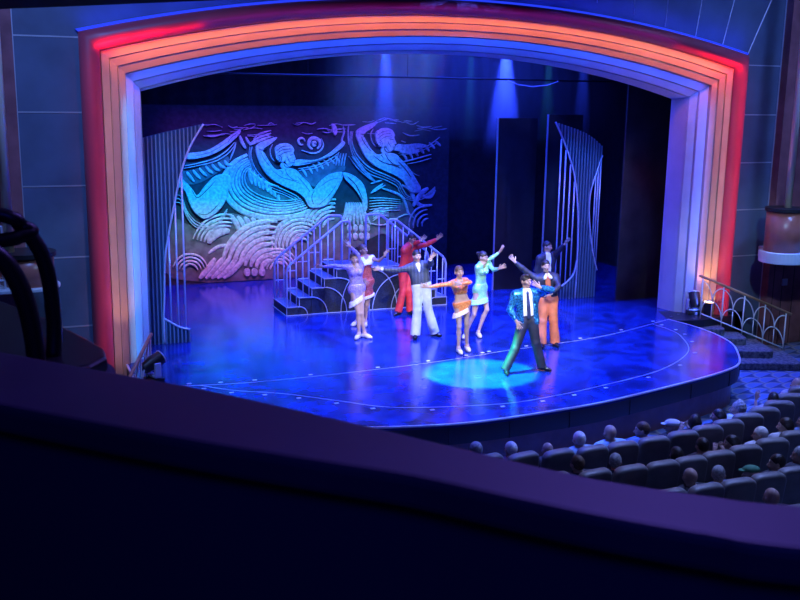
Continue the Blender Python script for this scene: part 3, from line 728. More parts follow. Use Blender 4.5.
MP = dict(
    skin=mat('skin_light', (.5, .32, .25), .5, var=.05, scale=6), skin_tan=mat('skin_tan', (.4, .245, .18), .5, var=.05, scale=6),
    eye=mat('eye_dark', (.03, .025, .03), .15), lip=mat('lips', (.42, .08, .09), .4),
    hair_dark=mat('hair_dark', (.02, .014, .012), .45, var=.4, scale=40, bump=.4), hair_brown=mat('hair_brown', (.10, .055, .03), .5, var=.4, scale=40, bump=.4),
    hair_blond=mat('hair_blond', (.3, .2, .1), .5, var=.4, scale=40, bump=.4),
    hair_grey=mat('hair_grey', (.3, .3, .3), .6, var=.3, scale=40, bump=.4), hair_white=mat('hair_white', (.68, .66, .62), .6, var=.15, scale=40, bump=.4),
    violet=sequin('violet_sequin', (.30, .22, .55), (.62, .5, .85)), pale=mat('pale_fringe', (.82, .78, .86), .6, var=.2, scale=60, bump=.5),
    mint=sequin('mint_sequin', (.25, .75, .36), (.5, .95, .6)), mintf=mat('mint_fringe', (.42, .88, .58), .6, var=.25, scale=60, bump=.5),
    orange=sequin('orange_sequin', (.8, .17, .03), (1, .42, .14)), pinkf=mat('pink_white_fringe', (.9, .68, .6), .6, var=.2, scale=60, bump=.5),
    redd=sequin('red_sequin', (.5, .06, .06), (.75, .2, .15)), whitec=mat('white_cloth', (.8, .8, .82), .7, var=.06, scale=9, bump=.2),
    red=mat('red_cloth', (.62, .03, .03), .6, var=.2, scale=7, bump=.3), black=mat('black_cloth', (.012, .012, .016), .6, var=.3, scale=8, bump=.2),
    navy=mat('dark_navy_cloth', (.016, .018, .035), .55, var=.3, scale=7, bump=.3), blueseq=sequin('blue_sequin', (.004, .03, .14), (.06, .42, .75), 45, .2, .6),
    stripe=stripes('dark_striped_cloth', (.015, .02, .035), (.16, .19, .25), 11), white_tr=mat('pale_trouser', (.5, .54, .6), .65, var=.12, scale=7, bump=.5),
    rust=mat('rust_cloth', (.62, .17, .07), .6, var=.15, scale=7, bump=.3), shoe_b=mat('black_shoe', (.01, .01, .012), .25), shoe_n=mat('pale_shoe', (.7, .6, .55), .35),
    tie=mat('dark_tie', (.02, .03, .09), .5),
    teal=mat('shirt_pale_teal', (.35, .55, .6), .8, var=.1), shirt_w=mat('shirt_pale', (.55, .56, .6), .8, var=.1), shirt_d=mat('shirt_dark', (.03, .03, .045), .8, var=.2),
    shirt_b=mat('shirt_blue', (.12, .2, .42), .8, var=.15), shirt_p=mat('shirt_plum', (.12, .06, .12), .8, var=.2), check=mat('shirt_flecked', (.2, .2, .3), .8, col2=(.55, .5, .55), scale=22),
    green=mat('cap_green', (.05, .2, .1), .8),
)

POSES = {
    'purple': (-1.70, -0.35, -0.352, dict(head=(-0.18,0.00,1.60), neck=(-0.16,0.00,1.48), sL=(-0.27,-0.04,1.43), sR=(-0.04,0.04,1.45), eL=(-0.55,-0.04,1.46), wL=(-0.79,-0.08,1.44), hL=(-0.94,-0.08,1.45), eR=(-0.10,-0.06,1.69), wR=(-0.25,-0.16,1.86), hR=(-0.33,-0.16,2.00), pel=(-0.12,0.00,0.98), kL=(-0.08,-0.09,0.50), fL=(-0.07,-0.11,0.09), tL=(-0.09,-0.16,0.03), kR=(-0.02,-0.08,0.50), fR=(0.04,-0.07,0.09), tR=(0.11,-0.12,0.03))),
    'redw': (-1.33, 0.63, -0.352, dict(head=(-0.01,0.00,1.61), neck=(0.02,0.00,1.50), sL=(-0.07,-0.07,1.42), sR=(0.17,0.07,1.42), eL=(-0.15,-0.23,1.22), wL=(-0.03,-0.36,1.05), hL=(0.07,-0.36,0.97), eR=(0.33,-0.12,1.40), wR=(0.43,-0.29,1.53), hR=(0.48,-0.29,1.62), pel=(0.07,0.00,0.92), kL=(-0.05,-0.05,0.45), fL=(-0.13,-0.02,0.09), tL=(-0.17,-0.07,0.03), kR=(0.08,-0.06,0.44), fR=(0.05,-0.05,0.09), tR=(0.05,-0.10,0.03))),
    'red': (-0.05, 1.41, -0.395, dict(head=(0.14,0.00,1.68), neck=(0.09,0.00,1.57), sL=(-0.02,-0.14,1.45), sR=(0.21,0.14,1.48), eL=(0.18,0.01,1.57), wL=(0.34,-0.14,1.66), hL=(0.44,-0.14,1.77), eR=(0.45,0.03,1.55), wR=(0.70,0.03,1.68), hR=(0.83,0.03,1.82), pel=(0.01,0.00,0.99), kL=(-0.04,-0.12,0.53), fL=(-0.13,-0.17,0.09), tL=(-0.16,-0.22,0.03), kR=(0.10,-0.08,0.53), fR=(0.12,-0.07,0.09), tR=(0.15,-0.12,0.03))),
    'white': (-0.49, -0.74, -0.417, dict(head=(-0.19,0.00,1.65), neck=(-0.18,0.00,1.51), sL=(-0.33,-0.04,1.41), sR=(-0.02,0.04,1.46), eL=(-0.56,-0.18,1.39), wL=(-0.90,-0.18,1.40), hL=(-1.07,-0.18,1.41), eR=(0.10,-0.18,1.53), wR=(0.08,-0.38,1.66), hR=(0.17,-0.38,1.78), pel=(-0.09,0.00,1.06), kL=(-0.16,-0.10,0.56), fL=(-0.19,-0.13,0.09), tL=(-0.19,-0.22,0.03), kR=(0.05,0.01,0.59), fR=(0.19,0.10,0.09), tR=(0.26,0.05,0.03))),
    'orange': (-0.26, -2.07, -0.458, dict(head=(-0.12,0.00,1.54), neck=(-0.12,0.00,1.40), sL=(-0.22,-0.05,1.33), sR=(-0.00,0.05,1.36), eL=(-0.46,-0.16,1.31), wL=(-0.68,-0.24,1.28), hL=(-0.79,-0.24,1.30), eR=(0.09,-0.17,1.38), wR=(-0.08,-0.32,1.37), hR=(-0.19,-0.32,1.38), pel=(-0.05,0.00,0.93), kL=(-0.09,-0.10,0.50), fL=(-0.09,-0.12,0.09), tL=(-0.06,-0.20,0.03), kR=(0.05,0.01,0.53), fR=(0.07,0.10,0.09), tR=(0.09,0.03,0.03))),
    'mint': (0.45, -1.00, -0.466, dict(head=(0.18,0.00,1.63), neck=(0.15,0.00,1.52), sL=(0.09,-0.11,1.44), sR=(0.30,0.11,1.47), eL=(0.28,0.03,1.56), wL=(0.50,0.03,1.73), hL=(0.59,0.03,1.87), eR=(0.40,-0.12,1.40), wR=(0.49,-0.32,1.46), hR=(0.57,-0.32,1.50), pel=(0.15,0.00,0.98), kL=(0.03,-0.12,0.46), fL=(-0.12,-0.16,0.09), tL=(-0.15,-0.25,0.03), kR=(0.29,-0.05,0.56), fR=(0.13,-0.02,0.09), tR=(0.17,-0.15,0.03))),
    'front': (0.22, -3.61, -0.522, dict(head=(-0.04,0.00,1.62), neck=(-0.03,0.00,1.47), sL=(-0.21,-0.04,1.37), sR=(0.17,0.04,1.40), eL=(-0.30,-0.12,1.12), wL=(-0.18,-0.22,0.94), hL=(-0.11,-0.22,0.80), eR=(0.41,-0.06,1.49), wR=(0.21,-0.19,1.55), hR=(0.10,-0.19,1.62), pel=(0.02,0.00,0.91), kL=(-0.18,-0.19,0.42), fL=(-0.33,-0.30,0.09), tL=(-0.32,-0.35,0.03), kR=(0.18,-0.02,0.51), fR=(0.30,0.04,0.09), tR=(0.43,-0.01,0.03))),
    'rust': (1.56, -2.19, -0.545, dict(head=(-0.12,0.00,1.58), neck=(-0.10,0.00,1.43), sL=(-0.27,-0.04,1.31), sR=(0.07,0.04,1.35), eL=(-0.51,-0.04,1.47), wL=(-0.72,-0.04,1.64), hL=(-0.86,-0.04,1.80), eR=(0.14,-0.16,1.21), wR=(0.01,-0.32,1.10), hR=(-0.09,-0.32,1.08), pel=(-0.05,0.00,0.92), kL=(-0.14,-0.12,0.50), fL=(-0.14,-0.16,0.09), tL=(-0.13,-0.23,0.03), kR=(0.07,-0.05,0.52), fR=(0.12,-0.02,0.09), tR=(0.15,-0.10,0.03))),
    'back': (2.83, 0.05, -0.542, dict(head=(-0.05,0.00,1.58), neck=(-0.06,0.00,1.44), sL=(-0.20,-0.09,1.32), sR=(0.09,0.09,1.36), eL=(-0.27,-0.09,1.05), wL=(-0.19,-0.09,0.81), hL=(-0.15,-0.09,0.68), eR=(0.21,-0.07,1.52), wR=(0.33,-0.20,1.68), hR=(0.42,-0.20,1.81), pel=(-0.04,0.00,0.81), kL=(-0.10,-0.19,0.37), fL=(-0.09,-0.30,0.09), tL=(-0.11,-0.35,0.03), kR=(0.05,-0.15,0.38), fR=(0.09,-0.21,0.09), tR=(0.13,-0.26,0.03))),
}
FACE = dict(purple=(.3,-.95), redw=(.5,-.86), red=(.8,-.6), white=(.2,-.98), orange=(.35,-.94), mint=(.75,-.66), front=(.25,-.97), rust=(.2,-.98), back=(.5,-.86))
LOOK = dict(purple=(.2,-1,0), redw=(.7,-.7,0), red=(.95,-.5,0), white=(.5,-.9,-.35), orange=(.4,-.95,0), mint=(.9,-.5,0), front=(.75,-.75,.05), rust=(.3,-1,0), back=(.95,-.5,0))
FEM = {'purple', 'redw', 'orange', 'mint'}
LBL = dict(
    purple='dancer in a violet sequined dress, arm raised, before the silver staircase',
    redw='dancer in a red and white dress half behind the violet dancer',
    red='dancer in an all red suit pointing both arms up at the staircase foot',
    white='dancer in baggy white trousers and dark striped jacket, arms spread',
    orange='dancer in an orange two-piece dress with a pale slanted fringe hem',
    mint='dancer in a mint green long-sleeved dress reaching both arms forward',
    front='dancer in blue sequined jacket and tie standing in the cyan spotlight',
    rust='dancer in rust orange trousers and dark jacket behind the sequined jacket dancer',
    back='dancer in dark jacket and white shirt reaching towards the tall harp shape')
HAIR = dict(purple=('bun', 'hair_brown'), redw=('bun', 'hair_brown'), red=('short', 'hair_dark'), white=('short', 'hair_dark'), orange=('bun', 'hair_brown'), mint=('bun', 'hair_dark'), front=('quiff', 'hair_dark'), rust=('short', 'hair_dark'), back=('short', 'hair_dark'))

def dress(fig, root, m, hem_c, hem_n, R0, R1, ln, band=None, bandw=.07, waist=None, top=True, skirt=True, mtop=None, sleeves='LR', sq=1.15, lean=(0, 0)):
    if top:
        P = fig.torso(.009)
        for sd in sleeves: P += fig.arm(sd, .009, .96, True)
        cuts = [(fig.at(.9, 0, 0), nrm(fig.up+fig.f*.75))]
        cuts = []
        sub = [pc(fig.at(1.0, 0, .06), fig.at(.86, 0, .10), .07, .045)]
        cuts.append((fig.at(waist if waist is not None else 0.0), -fig.up))
        cloth(fig, 'dress_top' if skirt else 'top', P, .0095, mtop or m, root, sub, cuts)
    if skirt:
        dn = -fig.up*.6+np.array([0, 0, -.4]); dn = nrm(dn); a = fig.at(.06); b = fig.at(-.02)+dn*ln+np.array([lean[0], lean[1], 0])
        S = [pc(fig.at(.3, -.04), fig.at(.02, -.075), .088, .114, .05, (fig.f, 1.3)), pc(fig.at(.3, .04), fig.at(.02, .075), .088, .114, .05, (fig.f, 1.3)), pc(a, b, R0, R1, .06, (fig.f, sq)),
             pc(fig.at(0, -.07, -.03), fig.at(-.06, -.07, -.04), .096, .092, .04), pc(fig.at(0, .07, -.03), fig.at(-.06, .07, -.04), .096, .092, .04)]
        n = nrm(hem_n); c = np.array(hem_c, float)
        wcut = [(fig.at(.22 if waist is None else .1), fig.up)]
        cloth(fig, 'skirt', S, .0095, m, root, (), [(c-n*bandw*.7, n)]+wcut)
        if band:
            B = [pc(a, b, R0+.008, R1+.03, .06, (fig.f, sq))]
            cloth(fig, 'hem_fringe', B, .0095, band, root, (), [(c, n), (c-n*bandw, -n)])

for name, (px, py, rz, J) in POSES.items():
    fig = Fig(J, FACE[name], LOOK[name], name in FEM)
    v, f = sdf_mesh(fig.body(), .0075)
    zmin = min(v[:, 2].min(), 0.0) if True else 0
    root = from_np('person', v, f, MP['skin_tan' if name in ('front', 'redw', 'red', 'orange') else 'skin'], None)
    root.location = (px, py, -v[:, 2].min()+.001); root.rotation_euler = (0, 0, rz)
    tag(root, LBL[name], 'person', 'dancers on the stage')
    st, hm = HAIR[name]; P, cuts = fig.hair(st)
    cloth(fig, 'hair', P, .008, MP[hm], root, (), cuts)
    eyes_and_mouth(fig, root)
    for sd in 'LR':
        cuts = [(fig.J['f'+sd]+np.array([0, 0, -.012 if name in FEM else .0]), np.array([0, 0, 1.0]))]
        cloth(fig, 'shoe', fig.foot(sd, .006), .0075, MP['shoe_n' if name in FEM else 'shoe_b'], root, (), cuts)
    pel = fig.J['pel']
    if name == 'purple':
        dress(fig, root, MP['violet'], pel+np.array([-.02, 0, -.31]), (.55, 0, -.83), .112, .165, .50, MP['pale'], .10)
    elif name == 'redw':
        dress(fig, root, MP['redd'], pel+np.array([0, 0, -.34]), (.3, 0, -.95), .112, .165, .4, MP['pale'], .06, mtop=MP['redd'], sleeves='', waist=.04)
        cloth(fig, 'bodice', fig.torso(.02), .0095, MP['whitec'], root, [pc(fig.at(1.0, 0, .06), fig.at(.9, 0, .10), .07, .045)], [(fig.at(.66), -fig.up), (fig.at(.97), fig.up)])
    elif name == 'orange':
        dress(fig, root, MP['orange'], pel+np.array([0, 0, -.21]), (.42, 0, -.9), .112, .175, .38, MP['pinkf'], .085, waist=.42, sleeves='LR', lean=(-.04, 0))
    elif name == 'mint':
        dress(fig, root, MP['mint'], pel+np.array([0, 0, -.29]), (.18, 0, -.98), .115, .22, .40, MP['mintf'], .10, lean=(-.02, 0))
    elif name == 'red':
        cloth(fig, 'trousers', trouser_prims(fig, .014, .085), .0095, MP['red'], root, (), [(fig.at(.16), fig.up)])
        cloth(fig, 'jacket', jacket_prims(fig, .02), .0095, MP['red'], root, [pc(fig.at(1.0, 0, .05), fig.at(.75, 0, .13), .05, .03)], [(fig.at(-.05), -fig.up)])
    elif name == 'white':
        cloth(fig, 'trousers', trouser_prims(fig, .022, .105), .0095, MP['white_tr'], root, (), [(fig.at(.18), fig.up)])
        cloth(fig, 'shirt', fig.torso(.012), .0095, MP['whitec'], root, (), [(fig.at(.1), -fig.up), (fig.at(1.02), fig.up)])
        cloth(fig, 'jacket', jacket_prims(fig, .022, 'LR', .86), .0095, MP['stripe'], root, v_opening(fig, .98, .35, .055, .01), [(fig.at(.1), -fig.up)])
        for sd in 'LR':
            w, e = fig.J['w'+sd], fig.J['e'+sd]; d = nrm(w-e)
            cloth(fig, 'shirt_cuff', [pc(w-d*.06, w, .038, .036, .01, None, [(w, d), (w-d*.06, -d)])], .007, MP['whitec'], root)
    elif name == 'front':
        cloth(fig, 'trousers', trouser_prims(fig, .014, .085), .0095, MP['navy'], root, (), [(fig.at(.2), fig.up)])
        cloth(fig, 'shirt', fig.torso(.012), .0095, MP['whitec'], root, (), [(fig.at(.12), -fig.up), (fig.at(1.04), fig.up)])
        cloth(fig, 'jacket', jacket_prims(fig, .026, bottom=-.12), .0095, MP['blueseq'], root, v_opening(fig, 1.0, -.25, .085, .10), [(fig.at(-.14), -fig.up)])
        tp = [pc(fig.at(.9, 0, .095), fig.at(.5, 0, .125), .02, .03, .01, (fig.f, 1.6)), pc(fig.at(.5, 0, .125), fig.at(.14, 0, .118), .03, .036, .01, (fig.f, 1.6)), pc(fig.at(.93, 0, .085), fig.at(.9, 0, .1), .024, .018, .01)]
        cloth(fig, 'tie', tp, .007, MP['tie'], root)
    elif name == 'rust':
        cloth(fig, 'trousers', trouser_prims(fig, .018, .10), .0095, MP['rust'], root, (), [(fig.at(.22), fig.up)])
        cloth(fig, 'shirt', fig.torso(.012), .0095, MP['rust'], root, (), [(fig.at(.1), -fig.up), (fig.at(.92), fig.up)])
        cloth(fig, 'collar', [pc(fig.at(.97, -.03, .02), fig.at(.86, -.06, .1), .05, .03, .02), pc(fig.at(.97, .03, .02), fig.at(.86, .06, .1), .05, .03, .02)], .0085, MP['whitec'], root)
        cloth(fig, 'jacket', jacket_prims(fig, .022), .0095, MP['navy'], root, v_opening(fig, .98, .15, .06, .05), [(fig.at(.12), -fig.up)])
    elif name == 'back':
        cloth(fig, 'trousers', trouser_prims(fig, .014, .085), .0095, MP['navy'], root, (), [(fig.at(.16), fig.up)])
        cloth(fig, 'shirt', fig.torso(.012), .0095, MP['whitec'], root, (), [(fig.at(.1), -fig.up), (fig.at(1.04), fig.up)])
        cloth(fig, 'jacket', jacket_prims(fig, .022), .0095, MP['navy'], root, v_opening(fig, 1.0, .1, .07, .06), [(fig.at(-.05), -fig.up)])

# ---------------------------------------------------------------- theatre seats and the audience
SEAT_Z = [-.80, -.68, -.56, -.44]
ARC = (-.8, 2.1)
def row_pos(row, x, off=0.0):
    R = 9.88+1.05*row+off
    y = ARC[1]-math.sqrt(R*R-(x-ARC[0])**2)
    return x, y, SEAT_Z[row], math.atan2(-(x-ARC[0]), ARC[1]-y)      # rotation: local +Y towards the stage

def make_seat():
    t = empty('theatre_seat')
    # backrest: rounded slab, leaning back a little
    w, n = .245, 14
    out = []
    for i in range(n+1):
        a = PI*i/n; out.append((w*abs(math.cos(a))**.45*(1 if math.cos(a) >= 0 else -1), .86+.17*math.sin(a)**.6))
    out = [(w, .36)]+out+[(-w, .36)]
    mb = MB(); mb.slab(out, -.07, .07); o = mb.build('backrest', M['seat'], t, True, .045, 4)
    o.location = (0, -.19, 0); o.rotation_euler = (math.radians(8), 0, 0)
    for p in o.data.polygons: p.use_smooth = True
    mb = MB(); mb.box(-.23, .23, -.14, .30, .33, .43); o = mb.build('cushion', M['seat'], t, True, .04, 3)
    for q in (-1, 1):
        mb = MB(); mb.box(q*.265-.028, q*.265+.028, -.2, .2, .57, .62); mb.box(q*.265-.02, q*.265+.02, -.12, .1, .02, .57); mb.build('armrest', M['seatbase'], t, True, .015)
    mb = MB(); mb.box(-.2, .2, -.12, .18, 0, .33); mb.build('pedestal', M['seatbase'], t)
    return t
ROWS = [[-2.7,-2.2,-1.68,-1.15,-.65,-.1,.46,.97,1.45,1.95,2.42,2.9,3.4,3.9], [-2.35,-1.8,-1.28,-.79,-.34,.15,.66,1.22,1.77,2.3], [-1.5,-.98,-.5,-.02,.45,.95], [-.69,-.2]]
ORD = 'first second third fourth fifth sixth seventh eighth ninth tenth eleventh twelfth thirteenth fourteenth'.split()
RN = ['front row', 'second row', 'third row', 'fourth row']
proto = make_seat(); first = True
for r, xs in enumerate(ROWS):
    # a row is a gentle arc; the seats keep an even pitch along it
    for i, x in enumerate(xs):
        o = proto if first else copy_tree(proto); first = False
        X, Y, Z, rz = row_pos(r, x); o.location = (X, Y+.19, Z); o.rotation_euler = (0, 0, rz)
        tag(o, 'grey padded theatre seat in the %s of the audience, %s from the left' % (RN[r], ORD[i]), 'seat', 'theatre seats facing the stage')

SIT = dict(head=(0,.0,.985), neck=(0,-.03,.86), sL=(-.185,-.035,.81), sR=(.185,-.035,.81), pel=(0,.0,.53), kL=(-.11,.42,.485), kR=(.11,.42,.485), fL=(-.11,.40,.085), fR=(.11,.40,.085), tL=(-.12,.57,.02), tR=(.12,.57,.02))
ARMS = dict(
    lap=dict(eL=(-.215,.04,.58), eR=(.215,.04,.58), wL=(-.12,.25,.60), wR=(.12,.25,.60), hL=(-.07,.40,.60), hR=(.07,.40,.60)),
    clap=dict(eL=(-.215,.10,.60), eR=(.215,.10,.60), wL=(-.09,.27,.74), wR=(.09,.27,.74), hL=(-.03,.34,.88), hR=(.03,.34,.88)),
    raise_=dict(eL=(-.23,.14,.68), eR=(.215,.04,.58), wL=(-.20,.24,.90), wR=(.12,.25,.60), hL=(-.17,.25,1.06), hR=(.07,.40,.60)))
LOOKS = dict(ahead=(0, 1, 0), right=(.75, .65, 0), left=(-.85, .5, 0))
VARS = {}
def sitter(arms, look, hair, fem):
    k = (arms, look, hair, fem)
    if k in VARS: return VARS[k]
    fig = Fig({**SIT, **ARMS[arms]}, (0, 1), LOOKS[look], fem, .25, .3)
    kb = (arms, look, fem)
    if kb not in VARS:
        v, f = sdf_mesh(fig.body(), .0105)
        b = from_np('person', v, f, MP['skin']); COL.objects.unlink(b)
        P = fig.torso(.016)
        for sd in 'LR': P += fig.arm(sd, .016, .5 if fem else .9, True)
        v, f = sdf_mesh(P, .012, (), [(fig.at(.0), -fig.up), (fig.at(1.13), fig.up)])
        s = from_np('shirt', v, f, MP['shirt_d']); COL.objects.unlink(s)
        Q = trouser_prims(fig, .014, .075)
        v, f = sdf_mesh(Q, .013, (), [(fig.at(.18), fig.up)])
        t = from_np('trousers', v, f, MP['navy']); COL.objects.unlink(t)
        sh = []
        for sd in 'LR':
            v, f = sdf_mesh(fig.foot(sd, .006), .012, (), [(fig.J['f'+sd], np.array([0, 0, 1.0]))])
            q = from_np('shoe', v, f, MP['shoe_b']); COL.objects.unlink(q); sh.append(q)
        VARS[kb] = (b, s, t, sh)
    hs = None
    if hair != 'bald':
        if hair == 'cap':
            c, u, ff, r = fig.hc, fig.hu, fig.hf, fig.hr
            P = [pe(c+u*.06-ff*.005, (.098, .118, .06), [r, ff, u], .02), pe(c+u*.045+ff*.11, (.075, .06, .012), [r, ff, u], .02)]; cuts = [(c+u*.035, -u)]
        else: P, cuts = fig.hair(hair)
        v, f = sdf_mesh(P, .0105, (), cuts)
        hs = from_np('flat_cap' if hair == 'cap' else 'hair', v, f, MP['hair_dark']); COL.objects.unlink(hs)
    VARS[k] = (fig, VARS[kb], hs)
    return VARS[k]

def child_copy(src, root, m):
    c = src.copy(); COL.objects.link(c); c.parent = root
    c.material_slots[0].link = 'OBJECT'; c.material_slots[0].material = m
    return c

# row, x, extra height, arms, look, hair, hair colour, shirt, female, label
AUD = [
    (0, -2.66, 0, 'lap', 'ahead', 'short', 'hair_grey', 'shirt_d', False, 'grey-haired spectator at the left end of the front row, lowest head by the balcony ledge'),
    (0, -2.17, -.03, 'lap', 'ahead', 'short', 'hair_white', 'shirt_p', False, 'white-haired spectator in the front row with only the head top above the ledge'),
    (0, -1.63, -.09, 'lap', 'ahead', 'bald', None, 'shirt_d', False, 'bald spectator in the front row sunk behind a grey seat back'),
    (0, -1.15, .02, 'lap', 'ahead', 'short', 'hair_white', 'teal', False, 'white-haired spectator in a pale teal shirt in the front row'),
    (0, -.65, .06, 'lap', 'ahead', 'bald', None, 'teal', False, 'spectator with a shaved grey head and pale shirt, front row below the stage lip'),
    (0, -.09, .03, 'lap', 'left', 'short', 'hair_brown', 'shirt_b', False, 'brown-haired spectator in a blue shirt in the front row, turned left'),
    (0, .48, -.01, 'lap', 'left', 'cap', 'shirt_w', 'shirt_d', False, 'spectator wearing a pale flat cap in the front row'),
    (0, .96, -.01, 'clap', 'right', 'bob', 'hair_dark', 'shirt_d', True, 'dark bob-haired spectator in the front row beside the flat cap wearer'),
    (0, 1.46, -.02, 'lap', 'left', 'long', 'hair_dark', 'shirt_d', True, 'long dark-haired spectator in the front row next to the curly grey head'),
    (0, 1.93, .01, 'lap', 'left', 'curly', 'hair_grey', 'shirt_w', False, 'curly grey-haired spectator in the front row against the stage fascia end'),
    (0, 2.96, -.05, 'raise_', 'ahead', 'bob', 'hair_dark', 'check', True, 'dark-haired spectator raising a hand in the front row before the carpet'),
    (0, 3.86, -.02, 'lap', 'left', 'bald', None, 'check', False, 'bald spectator in a flecked shirt at the right end of the front row'),
    (1, -1.82, 0, 'lap', 'ahead', 'short', 'hair_brown', 'shirt_d', False, 'brown-haired spectator in the second row just above the ledge at left'),
    (1, -1.27, -.03, 'lap', 'right', 'short', 'hair_grey', 'shirt_d', False, 'grey-haired spectator at the left of the second row, looking right'),
    (1, -.32, -.06, 'lap', 'ahead', 'bob', 'hair_dark', 'shirt_d', True, 'dark bob-haired spectator, first of two dark heads side by side in the second row'),
    (1, .12, 0, 'lap', 'ahead', 'short', 'hair_dark', 'shirt_d', False, 'short dark-haired spectator, right one of two dark heads side by side in the second row'),
    (1, .66, -.05, 'clap', 'left', 'long', 'hair_dark', 'shirt_d', True, 'long dark-haired spectator in the second row left of the white-haired one'),
    (1, 1.24, -.03, 'lap', 'left', 'short', 'hair_white', 'shirt_w', False, 'white-haired spectator in a pale shirt in the second row, face in profile'),
    (1, 1.80, .0, 'lap', 'left', 'bob', 'hair_dark', 'shirt_w', True, 'dark-haired spectator with pale shirt in the second row, turned left'),
    (1, 2.28, -.05, 'lap', 'left', 'bald', None, 'shirt_b', False, 'bald spectator at the right end of the second row at the frame edge'),
    (2, -.95, 0, 'lap', 'ahead', 'bald', None, 'shirt_d', False, 'bald grey-headed spectator in the third row just over the ledge'),
    (2, -.52, -.03, 'lap', 'right', 'short', 'hair_grey', 'shirt_b', False, 'grey-haired spectator in a blue shirt in the third row'),
    (2, .0, -.1, 'lap', 'left', 'cap', 'green', 'shirt_w', False, 'spectator in a dark green cap and pale shirt in the third row'),
    (2, .43, -.03, 'lap', 'left', 'short', 'hair_dark', 'shirt_d', False, 'short dark-haired spectator in the third row with the face turned in profile'),
    (2, .86, 0, 'lap', 'left', 'short', 'hair_grey', 'shirt_d', False, 'grey-haired spectator at the right end of the third row'),
    (3, -.69, 0, 'lap', 'ahead', 'bald', None, 'shirt_d', False, 'bald spectator in the fourth row, lowest head at right above the ledge'),
]
for (row, x, dz, arms, look, hair, hm, shirt, fem, lab) in AUD:
    fig, (b, s, t, sh), hs = sitter(arms, look, hair, fem)
    root = b.copy(); COL.objects.link(root); root.name = 'person'
    X, Y, Z, rz = row_pos(row, x)
    k = 1+dz/1.1-.012
    root.location = (X, Y+.20, Z); root.rotation_euler = (0, 0, rz); root.scale = (k, k, k)
    tag(root, lab, 'person', 'audience in the theatre seats')
    child_copy(s, root, MP[shirt]); child_copy(t, root, MP['navy'])
    for q in sh: child_copy(q, root, MP['shoe_b'])
    if hs: child_copy(hs, root, MP[hm])
    eyes_and_mouth(fig, root)

# ---------------------------------------------------------------- the setting: stage, house, walls
def S(o, kind='structure'): o['kind'] = kind; return o

EDGE = catmull([(-6.7,.3),(-6.45,-.6),(-6.42,-1.2),(-6.42,-1.8),(-6.36,-2.4),(-6.05,-3.1),(-5.5,-4.0),(-4.9,-4.75),(-4.2,-5.24),(-3.40,-5.6),(-2.32,-5.85),(-1.48,-5.88),(-.56,-5.82),(.44,-5.71),(1.61,-5.45),(2.92,-5.11),(3.84,-4.80),(4.35,-4.47),(4.92,-3.73),(5.22,-3.2),(5.39,-2.6),(5.45,-2.05),(5.43,-1.6),(5.36,-1.15),(5.34,-1.0)], 5)
def inset(poly, d):
    out = []
    for i, p in enumerate(poly):
        a = np.array(poly[max(i-1, 0)]); b = np.array(poly[min(i+1, len(poly)-1)]); t = nrm(b-a); out.append((p[0]-t[1]*d, p[1]+t[0]*d))
    return out
mb = MB(); mb.prism(EDGE+[(5.6,-.4),(8.3,-.3),(8.3,7.2),(-8.3,7.2),(-8.3,.3)], -.06, 0); stage = S(mb.build('floor_stage', M['floor']))
def ribbon_band(name, edge, z0, z1, th, m, parent):
    a = edge; b = inset(edge, th); mb = MB(); n = len(a)
    vs = [(x,y,z0) for x,y in a]+[(x,y,z1) for x,y in a]+[(x,y,z0) for x,y in b]+[(x,y,z1) for x,y in b]
    fs = []
    for i in range(n-1):
        fs += [(i,i+1,n+i+1,n+i),(2*n+i,3*n+i,3*n+i+1,2*n+i+1),(n+i,n+i+1,3*n+i+1,3*n+i),(i,2*n+i,2*n+i+1,i+1)]
    mb.add(vs, fs); return mb.build(name, m, parent, False)
ribbon_band('edge_trim', inset(EDGE, -.012), -.022, .004, .035, M['edge'], stage)
ribbon_band('stage_lip', EDGE, -.33, -.06, .08, M['lip'], stage)
ribbon_band('stage_fascia', inset(EDGE, .12), -.80, -.33, .05, M['fascia'], stage)
# seams of the lip panels
mb = MB()
for i in range(8, len(EDGE)-4, 6):
    x, y = inset(EDGE, -.004)[i]; mb.cyl((x, y), .008, -.33, -.06, 6)
mb.build('lip_seam', M['fixture'], stage)
# lines taped on the stage floor with small marker dots
LINE = catmull([(-6.4,-2.35),(-5.43,-2.62),(-4.23,-2.75),(-1.83,-2.66),(-.1,-2.42),(.43,-2.30),(2.93,-1.92),(5.21,-1.08),(6.0,-.75)], 6)
ARCL = catmull([(-5.43,-2.62),(-4.95,-3.1),(-4.23,-3.55),(-3.5,-4.22),(-2.74,-4.85),(-1.14,-5.23),(-.1,-5.15),(.96,-4.92),(2.57,-4.43),(3.89,-3.54),(4.55,-2.5),(4.72,-1.9),(4.69,-1.3)], 6)
for pts, step in ((LINE, 3), (ARCL, 4)):
    a = inset(pts, -.006); b = inset(pts, .006); mb = MB(); n = len(a)
    mb.add([(x,y,.002) for x,y in a]+[(x,y,.002) for x,y in b], [(i,n+i,n+i+1,i+1) for i in range(n-1)]); mb.build('floor_line', M['tape'], stage)
    mb = MB()
    for x, y in inset(pts, .12 if pts is LINE else -.13)[2::step]: mb.box(x-.035, x+.035, y-.022, y+.022, .0005, .004)
    mb.build('marker_tape', M['tape'], stage)

